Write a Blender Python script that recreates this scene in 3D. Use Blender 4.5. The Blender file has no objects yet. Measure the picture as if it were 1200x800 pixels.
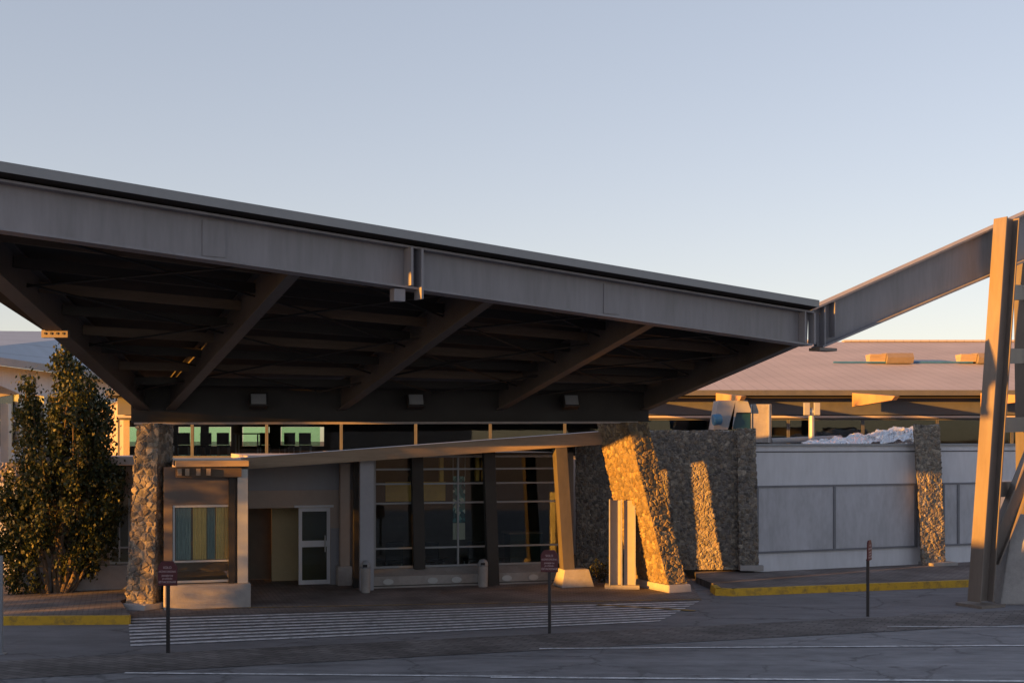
import bpy, bmesh, math, random
from mathutils import Vector, Matrix, noise

random.seed(7)
R = math.radians
scene = bpy.context.scene
COL = scene.collection
V = Vector

# ------------------------------------------------------------------ measuring
CAMZ, FPX, HOR = 3.7, 1500.0, 515.0
def P(px, py, Y):
    return V(((px - 600) / FPX * Y, Y, CAMZ + (HOR - py) / FPX * Y))
def G(px, py, z=0.0):
    Y = (CAMZ - z) * FPX / (py - HOR)
    return V(((px - 600) / FPX * Y, Y, z))
def zz(py, Y):
    return CAMZ + (HOR - py) / FPX * Y
def lerp(a, b, t):
    return a + (b - a) * t
def on_line(a, b, px):
    """point of the plan line a-b seen in picture column px (measuring only)"""
    k = (px - 600) / FPX
    d = b - a
    t = (k * a.y - a.x) / (d.x - k * d.y)
    return a + d * t

# ------------------------------------------------------------------ materials
def new_mat(name):
    m = bpy.data.materials.new(name); m.use_nodes = True
    nt = m.node_tree
    bs = nt.nodes['Principled BSDF']
    return m, nt, bs
def N(nt, t, **kw):
    n = nt.nodes.new(t)
    for k, v in kw.items():
        if k in n.inputs: n.inputs[k].default_value = v
        else: setattr(n, k, v)
    return n
def mat(name, col, rough=0.7, metal=0.0, var=0.25, scale=2.0, bump=0.0, bscale=40.0, col2=None, stretch=(1,1,1), spec=0.5):
    m, nt, bs = new_mat(name)
    L = nt.links.new
    tc = N(nt, 'ShaderNodeTexCoord'); mp = N(nt, 'ShaderNodeMapping')
    mp.inputs['Scale'].default_value = stretch
    L(tc.outputs['Object'], mp.inputs[0])
    n1 = N(nt, 'ShaderNodeTexNoise'); n1.inputs['Scale'].default_value = scale; n1.inputs['Detail'].default_value = 8; n1.inputs['Roughness'].default_value = .62
    L(mp.outputs[0], n1.inputs['Vector'])
    n2 = N(nt, 'ShaderNodeTexNoise'); n2.inputs['Scale'].default_value = scale * 9; n2.inputs['Detail'].default_value = 4
    L(mp.outputs[0], n2.inputs['Vector'])
    mx = N(nt, 'ShaderNodeMath', operation='ADD'); ml = N(nt, 'ShaderNodeMath', operation='MULTIPLY'); ml.inputs[1].default_value = .35
    L(n2.outputs[0], ml.inputs[0]); L(n1.outputs[0], mx.inputs[0]); L(ml.outputs[0], mx.inputs[1])
    rp = N(nt, 'ShaderNodeValToRGB')
    c = V(col[:3]); c2 = V(col2[:3]) if col2 else c * (1 + var)
    rp.color_ramp.elements[0].position = .42; rp.color_ramp.elements[1].position = .95
    a = c * (1 - var)
    rp.color_ramp.elements[0].color = (*a, 1); rp.color_ramp.elements[1].color = (*c2, 1)
    e = rp.color_ramp.elements.new(.67); e.color = (*c, 1)
    L(mx.outputs[0], rp.inputs[0]); L(rp.outputs[0], bs.inputs['Base Color'])
    mr = N(nt, 'ShaderNodeMapRange'); mr.inputs['From Min'].default_value = .3; mr.inputs['From Max'].default_value = .7
    mr.inputs['To Min'].default_value = max(.05, rough - .12); mr.inputs['To Max'].default_value = min(1, rough + .12)
    L(n1.outputs[0], mr.inputs[0]); L(mr.outputs[0], bs.inputs['Roughness'])
    bs.inputs['Metallic'].default_value = metal
    bs.inputs['Specular IOR Level'].default_value = spec
    if bump:
        nb = N(nt, 'ShaderNodeTexNoise'); nb.inputs['Scale'].default_value = bscale; nb.inputs['Detail'].default_value = 6
        L(tc.outputs['Object'], nb.inputs['Vector'])
        b = N(nt, 'ShaderNodeBump'); b.inputs['Strength'].default_value = bump; b.inputs['Distance'].default_value = .02
        L(nb.outputs[0], b.inputs['Height']); L(b.outputs[0], bs.inputs['Normal'])
    return m
def glass(name, tint, refl=1.45, haze=0.0, rough=0.02):
    m = bpy.data.materials.new(name); m.use_nodes = True; nt = m.node_tree; nt.nodes.clear(); L = nt.links.new
    out = N(nt, 'ShaderNodeOutputMaterial'); tr = N(nt, 'ShaderNodeBsdfTransparent'); tr.inputs[0].default_value = (*tint, 1)
    gl = N(nt, 'ShaderNodeBsdfGlossy'); gl.inputs['Roughness'].default_value = rough; gl.inputs[0].default_value = (.9, .9, .9, 1)
    tc = N(nt, 'ShaderNodeTexCoord'); nz = N(nt, 'ShaderNodeTexNoise'); nz.inputs['Scale'].default_value = .7
    L(tc.outputs['Object'], nz.inputs['Vector'])
    bp = N(nt, 'ShaderNodeBump'); bp.inputs['Strength'].default_value = .04; bp.inputs['Distance'].default_value = .05
    L(nz.outputs[0], bp.inputs['Height']); L(bp.outputs[0], gl.inputs['Normal'])
    fr = N(nt, 'ShaderNodeFresnel'); fr.inputs[0].default_value = refl
    mx = N(nt, 'ShaderNodeMixShader'); L(fr.outputs[0], mx.inputs[0]); L(tr.outputs[0], mx.inputs[1]); L(gl.outputs[0], mx.inputs[2])
    last = mx
    if haze:
        tl = N(nt, 'ShaderNodeBsdfTranslucent'); tl.inputs[0].default_value = (*tint, 1)
        m2 = N(nt, 'ShaderNodeMixShader'); m2.inputs[0].default_value = haze
        L(mx.outputs[0], m2.inputs[1]); L(tl.outputs[0], m2.inputs[2]); last = m2
    L(last.outputs[0], out.inputs[0])
    return m
def stone_mat(name, bump=.5):
    m, nt, bs = new_mat(name); L = nt.links.new
    at = N(nt, 'ShaderNodeAttribute', attribute_name='Col')
    tc = N(nt, 'ShaderNodeTexCoord'); nz = N(nt, 'ShaderNodeTexNoise'); nz.inputs['Scale'].default_value = 22; nz.inputs['Detail'].default_value = 8
    L(tc.outputs['Object'], nz.inputs['Vector'])
    mr = N(nt, 'ShaderNodeMapRange'); mr.inputs['To Min'].default_value = .55; mr.inputs['To Max'].default_value = 1.45
    L(nz.outputs[0], mr.inputs[0])
    mu = N(nt, 'ShaderNodeVectorMath', operation='MULTIPLY'); L(at.outputs['Color'], mu.inputs[0]); L(mr.outputs[0], mu.inputs[1])
    L(mu.outputs[0], bs.inputs['Base Color']); bs.inputs['Roughness'].default_value = .9
    b = N(nt, 'ShaderNodeBump'); b.inputs['Strength'].default_value = bump; b.inputs['Distance'].default_value = .03
    L(nz.outputs[0], b.inputs['Height']); L(b.outputs[0], bs.inputs['Normal'])
    return m
def roof_mat(name, col, axis_scale, rough=.42, ang=0):
    """standing-seam / ribbed sheet: rib lines plus weathering"""
    m, nt, bs = new_mat(name); L = nt.links.new
    tc = N(nt, 'ShaderNodeTexCoord'); mp = N(nt, 'ShaderNodeMapping'); mp.inputs['Rotation'].default_value = (0, 0, ang)
    L(tc.outputs['Object'], mp.inputs[0])
    w = N(nt, 'ShaderNodeTexWave', wave_type='BANDS', bands_direction='X', wave_profile='SAW'); w.inputs['Scale'].default_value = axis_scale
    L(mp.outputs[0], w.inputs['Vector'])
    n = N(nt, 'ShaderNodeTexNoise'); n.inputs['Scale'].default_value = .5; n.inputs['Detail'].default_value = 7
    L(mp.outputs[0], n.inputs['Vector'])
    r1 = N(nt, 'ShaderNodeMapRange'); r1.inputs['From Min'].default_value = .9; r1.inputs['From Max'].default_value = 1; r1.inputs['To Min'].default_value = 1; r1.inputs['To Max'].default_value = .62
    L(w.outputs['Fac'], r1.inputs[0])
    r2 = N(nt, 'ShaderNodeMapRange'); r2.inputs['To Min'].default_value = .75; r2.inputs['To Max'].default_value = 1.2
    L(n.outputs[0], r2.inputs[0])
    mm = N(nt, 'ShaderNodeMath', operation='MULTIPLY'); L(r1.outputs[0], mm.inputs[0]); L(r2.outputs[0], mm.inputs[1])
    vm = N(nt, 'ShaderNodeVectorMath', operation='SCALE'); vm.inputs[0].default_value = col; L(mm.outputs[0], vm.inputs['Scale'])
    L(vm.outputs[0], bs.inputs['Base Color']); bs.inputs['Roughness'].default_value = rough; bs.inputs['Metallic'].default_value = .3
    b = N(nt, 'ShaderNodeBump'); b.inputs['Strength'].default_value = .35; b.inputs['Distance'].default_value = .04
    L(w.outputs['Fac'], b.inputs['Height']); L(b.outputs[0], bs.inputs['Normal'])
    return m
def asphalt_mat(name, base, light):
    m, nt, bs = new_mat(name); L = nt.links.new
    tc = N(nt, 'ShaderNodeTexCoord')
    def nz(s, d=8, st=None):
        n = N(nt, 'ShaderNodeTexNoise'); n.inputs['Scale'].default_value = s; n.inputs['Detail'].default_value = d; n.inputs['Roughness'].default_value = .65
        if st:
            mp = N(nt, 'ShaderNodeMapping'); mp.inputs['Scale'].default_value = st; L(tc.outputs['Object'], mp.inputs[0]); L(mp.outputs[0], n.inputs['Vector'])
        else: L(tc.outputs['Object'], n.inputs['Vector'])
        return n
    big = nz(.5, 6, (.16, 1.3, 1)); mid = nz(2.2, 8, (.5, 1.2, 1)); fine = nz(90, 3)
    rp = N(nt, 'ShaderNodeValToRGB'); rp.color_ramp.elements[0].position = .35; rp.color_ramp.elements[1].position = .68
    rp.color_ramp.elements[0].color = (*base, 1); rp.color_ramp.elements[1].color = (*light, 1)
    ad = N(nt, 'ShaderNodeMath', operation='MULTIPLY_ADD'); ad.inputs[1].default_value = .5
    L(mid.outputs[0], ad.inputs[0]); hf = N(nt, 'ShaderNodeMath', operation='MULTIPLY'); hf.inputs[1].default_value = .5
    L(big.outputs[0], hf.inputs[0]); L(hf.outputs[0], ad.inputs[2]); L(ad.outputs[0], rp.inputs[0])
    # cracks
    vd = N(nt, 'ShaderNodeTexVoronoi', feature='DISTANCE_TO_EDGE'); vd.inputs['Scale'].default_value = .38
    wv = nz(1.2, 6); av = N(nt, 'ShaderNodeVectorMath', operation='MULTIPLY_ADD'); av.inputs[1].default_value = (1.1, 1.1, 0)
    L(wv.outputs['Color'], av.inputs[0]); L(tc.outputs['Object'], av.inputs[2]); L(av.outputs[0], vd.inputs['Vector'])
    cr = N(nt, 'ShaderNodeMapRange'); cr.inputs['From Max'].default_value = .02; cr.inputs['To Min'].default_value = .55; cr.inputs['To Max'].default_value = 1
    L(vd.outputs['Distance'], cr.inputs[0])
    fr = N(nt, 'ShaderNodeMapRange'); fr.inputs['To Min'].default_value = .6; fr.inputs['To Max'].default_value = 1.4; L(fine.outputs[0], fr.inputs[0])
    mm = N(nt, 'ShaderNodeMath', operation='MULTIPLY'); oil = nz(.9, 3); om = N(nt, 'ShaderNodeMapRange'); om.inputs['From Min'].default_value = .66; om.inputs['From Max'].default_value = .74; om.inputs['To Min'].default_value = 1; om.inputs['To Max'].default_value = .55
    L(oil.outputs[0], om.inputs[0])
    gate = nz(.25, 2); gm_ = N(nt, 'ShaderNodeMapRange'); gm_.inputs['From Min'].default_value = .46; gm_.inputs['From Max'].default_value = .54; L(gate.outputs[0], gm_.inputs[0])
    cg = N(nt, 'ShaderNodeMath', operation='MAXIMUM'); L(cr.outputs[0], cg.inputs[0]); L(gm_.outputs[0], cg.inputs[1])
    m0 = N(nt, 'ShaderNodeMath', operation='MULTIPLY'); L(cg.outputs[0], m0.inputs[0]); L(om.outputs[0], m0.inputs[1])
    L(m0.outputs[0], mm.inputs[0]); L(fr.outputs[0], mm.inputs[1])
    vm = N(nt, 'ShaderNodeVectorMath', operation='SCALE'); L(rp.outputs[0], vm.inputs[0]); L(mm.outputs[0], vm.inputs['Scale'])
    L(vm.outputs[0], bs.inputs['Base Color']); bs.inputs['Roughness'].default_value = .85
    b = N(nt, 'ShaderNodeBump'); b.inputs['Strength'].default_value = .4; b.inputs['Distance'].default_value = .02
    L(fine.outputs[0], b.inputs['Height']); L(b.outputs[0], bs.inputs['Normal'])
    return m
def paver_mat(name, c1, c2, mortar, ang, sx=.22, scale=1.0):
    m, nt, bs = new_mat(name); L = nt.links.new
    tc = N(nt, 'ShaderNodeTexCoord'); mp = N(nt, 'ShaderNodeMapping'); mp.inputs['Rotation'].default_value = (0, 0, ang)
    L(tc.outputs['Object'], mp.inputs[0])
    br = N(nt, 'ShaderNodeTexBrick'); br.inputs['Color1'].default_value = (*c1, 1); br.inputs['Color2'].default_value = (*c2, 1); br.inputs['Mortar'].default_value = (*mortar, 1)
    br.inputs['Scale'].default_value = scale; br.inputs['Mortar Size'].default_value = .012; br.inputs['Brick Width'].default_value = sx; br.inputs['Row Height'].default_value = sx * .5
    L(mp.outputs[0], br.inputs['Vector'])
    n = N(nt, 'ShaderNodeTexNoise'); n.inputs['Scale'].default_value = .8; n.inputs['Detail'].default_value = 9; L(tc.outputs['Object'], n.inputs['Vector'])
    mr = N(nt, 'ShaderNodeMapRange'); mr.inputs['From Min'].default_value = .3; mr.inputs['From Max'].default_value = .7; mr.inputs['To Min'].default_value = .55; mr.inputs['To Max'].default_value = 1.4; L(n.outputs[0], mr.inputs[0])
    vm = N(nt, 'ShaderNodeVectorMath', operation='SCALE'); L(br.outputs['Color'], vm.inputs[0]); L(mr.outputs[0], vm.inputs['Scale'])
    L(vm.outputs[0], bs.inputs['Base Color']); bs.inputs['Roughness'].default_value = .85
    b = N(nt, 'ShaderNodeBump'); b.inputs['Strength'].default_value = .5; b.inputs['Distance'].default_value = .01; b.invert = True
    L(br.outputs['Fac'], b.inputs['Height']); L(b.outputs[0], bs.inputs['Normal'])
    return m
def worn_paint(name, col, under, thr=.5, rough=.7):
    m, nt, bs = new_mat(name); L = nt.links.new
    tc = N(nt, 'ShaderNodeTexCoord')
    n = N(nt, 'ShaderNodeTexNoise'); n.inputs['Scale'].default_value = 5; n.inputs['Detail'].default_value = 10; n.inputs['Roughness'].default_value = .75
    L(tc.outputs['Object'], n.inputs['Vector'])
    rp = N(nt, 'ShaderNodeValToRGB'); rp.color_ramp.elements[0].position = thr - .12; rp.color_ramp.elements[1].position = thr + .1
    rp.color_ramp.elements[0].color = (*under, 1); rp.color_ramp.elements[1].color = (*col, 1)
    L(n.outputs[0], rp.inputs[0]); L(rp.outputs[0], bs.inputs['Base Color']); bs.inputs['Roughness'].default_value = rough
    return m
def leaf_mat(name, cols, trans=.25):
    m, nt, bs = new_mat(name); L = nt.links.new
    g = N(nt, 'ShaderNodeNewGeometry'); rp = N(nt, 'ShaderNodeValToRGB')
    els = rp.color_ramp.elements
    els[0].color = (*cols[0], 1); els[1].color = (*cols[-1], 1)
    for i, c in enumerate(cols[1:-1]):
        e = els.new((i + 1) / (len(cols) - 1)); e.color = (*c, 1)
    L(g.outputs['Random Per Island'], rp.inputs[0]); L(rp.outputs[0], bs.inputs['Base Color'])
    bs.inputs['Roughness'].default_value = .55
    tl = N(nt, 'ShaderNodeBsdfTranslucent'); L(rp.outputs[0], tl.inputs[0])
    mx = N(nt, 'ShaderNodeMixShader'); mx.inputs[0].default_value = trans
    out = nt.nodes['Material Output']; L(bs.outputs[0], mx.inputs[1]); L(tl.outputs[0], mx.inputs[2]); L(mx.outputs[0], out.inputs[0])
    return m

M = {}
M['steel']   = mat('grey_painted_steel', (.225, .222, .245), .5, .0, .26, .9, stretch=(1.6, 1.6, .25), bump=.05, bscale=6)
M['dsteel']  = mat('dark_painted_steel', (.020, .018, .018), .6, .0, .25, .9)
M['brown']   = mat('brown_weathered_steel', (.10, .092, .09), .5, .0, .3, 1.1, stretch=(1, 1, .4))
M['tower']   = mat('weathered_grey_steel', (.17, .145, .13), .5, .0, .25, 1.0, stretch=(1.5, 1.5, .3))
M['flash']   = mat('zinc_flashing', (.24, .25, .265), .5, .2, .12, .8)
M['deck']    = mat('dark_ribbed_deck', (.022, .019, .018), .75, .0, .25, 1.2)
M['conc']    = mat('pale_concrete', (.36, .345, .35), .85, 0, .2, 1.4, bump=.25)
M['gconc']   = mat('grey_concrete', (.30, .29, .29), .88, 0, .25, 1.6, bump=.3)
M['white']   = mat('white_render', (.62, .64, .70), .85, 0, .14, .8, stretch=(1.4, 1.4, .35), bump=.12, bscale=60)
M['panel']   = mat('grey_board', (.45, .465, .52), .6, 0, .26, .8, stretch=(1.3, 1.3, .5), bump=.1, bscale=3)
M['pframe']  = mat('slate_frame', (.075, .08, .095), .55, 0, .15, 3)
M['beige']   = mat('beige_render', (.37, .31, .28), .8, 0, .12, .8)
M['taupe']   = mat('taupe_render', (.15, .122, .11), .8, 0, .15, .9)
M['bframe']  = mat('grey_board_frame', (.17, .18, .21), .55, 0, .15, 3)
M['tan']     = mat('tan_wall', (.55, .45, .28), .8, 0, .1, .8)
M['greyblue']= mat('grey_blue_panel', (.25, .26, .30), .55, 0, .1, .8)
M['post']    = mat('blue_grey_post', (.32, .34, .40), .45, 0, .1, 1.5)
M['timber']  = mat('weathered_timber', (.32, .25, .19), .7, 0, .3, 1.0, stretch=(.5, .5, 6))
M['dtimber'] = mat('dark_timber', (.12, .085, .06), .7, 0, .35, 1.2, stretch=(.6, .6, 5))
M['slab']    = mat('pale_roof_slab', (.36, .32, .31), .85, 0, .15, .8)
M['alu']     = mat('silver_aluminium', (.40, .42, .45), .4, .3, .08, 2)
M['dark']    = mat('dark_void', (.016, .017, .02), .8, 0, .2, 1)
M['inwall']  = mat('interior_wall', (.16, .14, .12), .8, 0, .2, .6)
M['infloor'] = mat('interior_floor', (.14, .11, .09), .35, 0, .2, .6)
M['eavetim'] = mat('amber_timber', (.42, .25, .12), .7, 0, .2, 1.0)
M['gray']    = mat('cool_grey_metal', (.27, .29, .32), .5, .1, .1, 2)
M['hvac']    = mat('light_grey_casing', (.27, .28, .31), .5, 0, .1, 2)
M['blue']    = mat('blue_plastic', (.035, .14, .30), .4, 0, .2, 3)
M['teal']    = mat('deep_teal', (.012, .06, .09), .4, 0, .2, 3)
M['maroon']  = mat('maroon_enamel', (.085, .016, .022), .5, 0, .15, 4)
M['ltext']   = mat('pale_lettering', (.55, .42, .43), .6, 0, .05, 4)
M['blackm']  = mat('black_metal', (.025, .023, .025), .5, 0, .2, 4)
M['bark']    = mat('grey_bark', (.13, .095, .065), .9, 0, .35, 6, bump=.5)
M['curtain'] = mat('pale_curtain', (.80, .76, .62), .9, 0, .1, 2)
M['suncur'] = mat('sunlit_curtain_tint', (.82, .58, .22), .9, 0, .15, 2)  # curtain strips with golden sunlight put into their colour
M['tealcur'] = mat('grey_teal_curtain', (.30, .37, .36), .9, 0, .15, 2)
M['suntint']   = mat('amber_sunlight_tint', (.85, .50, .12), .6, 0, .2, 1)  # warm sunlight inside the hall, put into the base colour
M['green']   = mat('dark_green_board', (.01, .04, .025), .6, 0, .2, 1)
M['fabric']  = mat('dark_upholstery', (.03, .035, .04), .8, 0, .2, 4)
M['soil']    = mat('dry_steppe', (.12, .095, .065), .95, 0, .3, .15, bump=.4)
M['foil']    = mat('crumpled_foil', (.75, .77, .82), .3, .75, .15, 3, bump=.5, bscale=18)
M['stone']   = stone_mat('rubble_stone')
M['glass']   = glass('window_glass', (.55, .62, .62), 1.5)
M['dglass']  = glass('dark_tinted_glass', (.84, .88, .87), 1.5)
M['cglass']  = glass('clear_teal_glass', (.95, .97, .96), 1.4)
M['gglass']  = glass('pale_green_glass', (.72, .95, .78), 1.3, haze=.15)
M['roof']    = roof_mat('rose_grey_sheet_roof', (.39, .36, .385), .8, .6)
M['broof']   = roof_mat('blue_grey_sheet_roof', (.26, .29, .36), .35)
M['asphalt'] = asphalt_mat('worn_asphalt', (.095, .095, .105), (.31, .31, .335))
M['apron']   = asphalt_mat('dark_asphalt', (.125, .122, .134), (.235, .23, .25))
M['paver']   = paver_mat('brown_pavers', (.21, .18, .175), (.15, .13, .125), (.08, .072, .07), -R(16.5))
M['strip']   = paver_mat('grey_setts', (.17, .155, .155), (.11, .10, .10), (.055, .052, .052), R(28), .34)
M['kerb']    = worn_paint('yellow_kerb_paint', (.60, .36, .025), (.20, .135, .05), .43)
M['line']    = worn_paint('white_road_paint', (.72, .73, .77), (.22, .22, .23), .45)
M['zebra']   = worn_paint('white_zebra_paint', (.75, .75, .80), (.24, .235, .245), .45)
M['yline']   = worn_paint('worn_yellow_paint', (.45, .28, .05), (.14, .12, .10), .5)
M['leaf']    = leaf_mat('dark_leaves', [(.012, .024, .008), (.022, .038, .011), (.042, .052, .014), (.085, .072, .02)], .25)
M['bleaf']   = leaf_mat('bush_leaves', [(.015, .022, .01), (.03, .038, .014), (.05, .055, .02)], .2)

# ------------------------------------------------------------------ mesh helpers
ORIGIN = {}
class MB:
    def __init__(s): s.bm = bmesh.new()
    def hexa(s, b, t):
        """closed box from 4 bottom + 4 top points"""
        vs = [s.bm.verts.new(p) for p in list(b) + list(t)]
        n = len(b)
        s.bm.faces.new(vs[:n][::-1]); s.bm.faces.new(vs[n:])
        for i in range(n):
            j = (i + 1) % n
            s.bm.faces.new((vs[i], vs[j], vs[n + j], vs[n + i]))
        return s
    def ext(s, pts, vec):
        vec = V(vec); pts = [V(p) for p in pts]
        return s.hexa(pts, [p + vec for p in pts])
    def box(s, c, size, rz=0, rot=None):
        m = rot if rot is not None else Matrix.Rotation(rz, 3, 'Z')
        x, y, z = size[0] / 2, size[1] / 2, size[2] / 2
        c = V(c)
        b = [c + m @ V(q) for q in ((-x, -y, -z), (x, -y, -z), (x, y, -z), (-x, y, -z))]
        t = [c + m @ V(q) for q in ((-x, -y, z), (x, -y, z), (x, y, z), (-x, y, z))]
        return s.hexa(b, t)
    def bar(s, a, b, w, h, up=V((0, 0, 1)), side=None):
        a, b = V(a), V(b); d = (b - a).normalized()
        sd = V(side) if side is not None else d.cross(V(up))
        if sd.length < 1e-4: sd = V((1, 0, 0))
        sd.normalize(); u = sd.cross(d).normalized()
        q = [(-w/2, -h/2), (w/2, -h/2), (w/2, h/2), (-w/2, h/2)]
        return s.hexa([a + sd*x + u*y for x, y in q], [b + sd*x + u*y for x, y in q])
    def ibeam(s, a, b, h, w=.25, tf=.03, tw=.02, h2=None, up=V((0, 0, 1))):
        """a, b: middle of the bottom flange underside"""
        a, b = V(a), V(b); h2 = h2 or h
        d = (b - a).normalized(); sd = d.cross(V(up)).normalized(); u = sd.cross(d).normalized()
        def pc(x0, x1, ya0, ya1, yb0, yb1):
            s.hexa([a + sd*x0 + u*ya0, a + sd*x1 + u*ya0, a + sd*x1 + u*ya1, a + sd*x0 + u*ya1],
                   [b + sd*x0 + u*yb0, b + sd*x1 + u*yb0, b + sd*x1 + u*yb1, b + sd*x0 + u*yb1])
        pc(-w/2, w/2, 0, tf, 0, tf)
        pc(-w/2, w/2, h - tf, h, h2 - tf, h2)
        pc(-tw/2, tw/2, tf, h - tf, tf, h2 - tf)
        return s
    def tube(s, a, b, r, r2=None, n=10):
        a, b = V(a), V(b); r2 = r if r2 is None else r2
        d = (b - a).normalized(); x = d.orthogonal().normalized(); y = d.cross(x)
        c = [(math.cos(2*math.pi*i/n), math.sin(2*math.pi*i/n)) for i in range(n)]
        return s.hexa([a + x*p*r + y*q*r for p, q in c], [b + x*p*r2 + y*q*r2 for p, q in c])
    def lathe(s, c, prof, n=20):
        c = V(c); rings = []
        for r, z in prof:
            rings.append([s.bm.verts.new(c + V((r*math.cos(2*math.pi*i/n), r*math.sin(2*math.pi*i/n), z))) for i in range(n)])
        for a, b in zip(rings, rings[1:]):
            for i in range(n):
                j = (i+1) % n; s.bm.faces.new((a[i], a[j], b[j], b[i]))
        s.bm.faces.new(rings[0][::-1]); s.bm.faces.new(rings[-1])
        return s
    def sheet(s, pts):
        s.bm.faces.new([s.bm.verts.new(p) for p in pts]); return s
    def build(s, name, material, parent=None, base=None, smooth=False, recalc=True, bevel=0):
        me = bpy.data.meshes.new(name)
        if recalc: bmesh.ops.recalc_face_normals(s.bm, faces=s.bm.faces)
        o = bpy.data.objects.new(name, me); COL.objects.link(o)
        org = V((0, 0, 0))
        if parent is not None:
            o.parent = parent; org = ORIGIN.get(parent.name, org)
        elif base is not None:
            org = V(base); o.location = org
        ORIGIN[o.name] = org
        bmesh.ops.translate(s.bm, verts=s.bm.verts, vec=-org)
        s.bm.to_mesh(me); s.bm.free()
        me.materials.append(material)
        if smooth:
            for p in me.polygons: p.use_smooth = True
        if bevel:
            md = o.modifiers.new('bevel', 'BEVEL'); md.width = bevel; md.segments = 2; md.limit_method = 'ANGLE'
        return o
def thing(name, base, label, cat, group=None):
    o = bpy.data.objects.new(name, None); COL.objects.link(o); o.location = base
    o.empty_display_size = .3
    ORIGIN[o.name] = V(base)
    o['label'] = label; o['category'] = cat
    if group: o['group'] = group
    return o
def tag(o, label, cat, group=None):
    o['label'] = label; o['category'] = cat
    if group: o['group'] = group
    return o
def struct(o, label=None, kind='structure'):
    o['kind'] = kind
    if label: o['label'] = label
    return o
def copy_tree(o, parent=None):
    c = o.copy(); COL.objects.link(c)
    if parent is not None: c.parent = parent
    for ch in list(o.children): copy_tree(ch, c)
    return c
def set_label(o, label): o['label'] = label; return o

# ------------------------------------------------------------------ plan frame of the entrance front (runs 16.5 degrees off the picture plane)
TH = R(16.5); TT = math.tan(TH)
U = V((math.cos(TH), math.sin(TH), 0)); NB = V((-math.sin(TH), math.cos(TH), 0))     # along the front, and into the building
def F(px, Y0, z=0.0):
    Y = Y0 / (1 - (px - 600) * TT / FPX)
    return V(((px - 600) / FPX * Y, Y, z))
def fbox(mb, pa, pb, z0, z1, Y0, d):
    a, b = F(pa, Y0, z0), F(pb, Y0, z0)
    q = [a, b, b + NB*d, a + NB*d]
    mb.hexa(q, [V((p.x, p.y, z1)) for p in q]); return mb

# ------------------------------------------------------------------ world, sun, camera
SUN_AZ = V((-.8526, -.5225, 0)).normalized(); SUN_EL = R(6.2)
world = bpy.data.worlds.new("World"); scene.world = world; world.use_nodes = True
nt = world.node_tree
sky = nt.nodes.new('ShaderNodeTexSky'); sky.sky_type = 'NISHITA'; sky.sun_disc = False
sky.sun_elevation = SUN_EL
sky.sun_rotation = math.atan2(SUN_AZ.x, SUN_AZ.y)
sky.air_density = .8; sky.dust_density = .5; sky.ozone_density = .3
bg = nt.nodes['Background']; bg.inputs[1].default_value = .105
gm = nt.nodes.new('ShaderNodeGamma'); gm.inputs[1].default_value = .55          # softens the sky's contrast, as the photograph's exposure does
tn = nt.nodes.new('ShaderNodeVectorMath'); tn.operation = 'MULTIPLY'; tn.inputs[1].default_value = (1.04, .98, 1.07)
nt.links.new(sky.outputs[0], gm.inputs[0]); nt.links.new(gm.outputs[0], tn.inputs[0]); nt.links.new(tn.outputs[0], bg.inputs[0])
sd = bpy.data.lights.new('sun', 'SUN'); sd.energy = 4.3; sd.angle = R(.5); sd.color = (1, .40, .045)
so = bpy.data.objects.new('sun', sd); COL.objects.link(so)
sdir = SUN_AZ * math.cos(SUN_EL) + V((0, 0, math.sin(SUN_EL)))
so.rotation_euler = sdir.to_track_quat('Z', 'Y').to_euler(); so.location = sdir * 60
cam = bpy.data.cameras.new('camera'); co = bpy.data.objects.new('camera', cam); COL.objects.link(co)
co.location = (0, 0, CAMZ); co.rotation_euler = (R(90), 0, 0)
cam.sensor_width = 36; cam.lens = 36 * FPX / 1200; cam.shift_y = (HOR - 400) / 1200
cam.clip_end = 6000; scene.camera = co
scene.view_settings.view_transform = 'Standard'; scene.view_settings.look = 'None'
scene.view_settings.exposure = 1.85; scene.view_settings.gamma = 1.0
scene.render.resolution_x, scene.render.resolution_y = 1024, 682

# ================================================================== GROUND
struct(MB().sheet([(-2500, -2500, -.02), (2500, -2500, -.02), (2500, 2500, -.02), (-2500, 2500, -.02)]).build('ground', M['soil']))
struct(MB().sheet([(-60, -30, 0), (60, -30, 0), (60, 31.5, 0), (-60, 31.5, 0)]).build('road', M['asphalt']))
# darker drop-off lane between the sett strip and the kerbs
sa, sb = V((-4.4, 21.7, 0)), V((8.8, 26.0, 0)); sdv = (sb - sa).normalized(); snv = V((-sdv.y, sdv.x, 0))
def strip_pts(off0, off1, z, t0=-14, t1=26):
    a, b = sa + sdv*t0, sa + sdv*t1
    return [V((*(a + snv*off0).xy, z)), V((*(b + snv*off0).xy, z)), V((*(b + snv*off1).xy, z)), V((*(a + snv*off1).xy, z))]
struct(MB().sheet(strip_pts(.8, 9, .004)).build('drop_off_lane', M['apron']))
struct(MB().sheet(strip_pts(-.75, 1.0, .008)).build('sett_strip', M['strip']))
# entrance forecourt, flush with the lane
fc = [F(-60, 30.2, .012), F(140, 29.6, .012), G(153, 722, .012), G(818, 704, .012), F(840, 30.0, .012), F(1300, 45, .012), F(-60, 45, .012)]
fc = [G(150, 723, .012), G(822, 703, .012), V((4.9, 36.5, .012)), V((-8.2, 36.5, .012)), V((-8.2, 28.6, .012))]
struct(MB().sheet(fc).build('forecourt', M['paver']))
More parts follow.
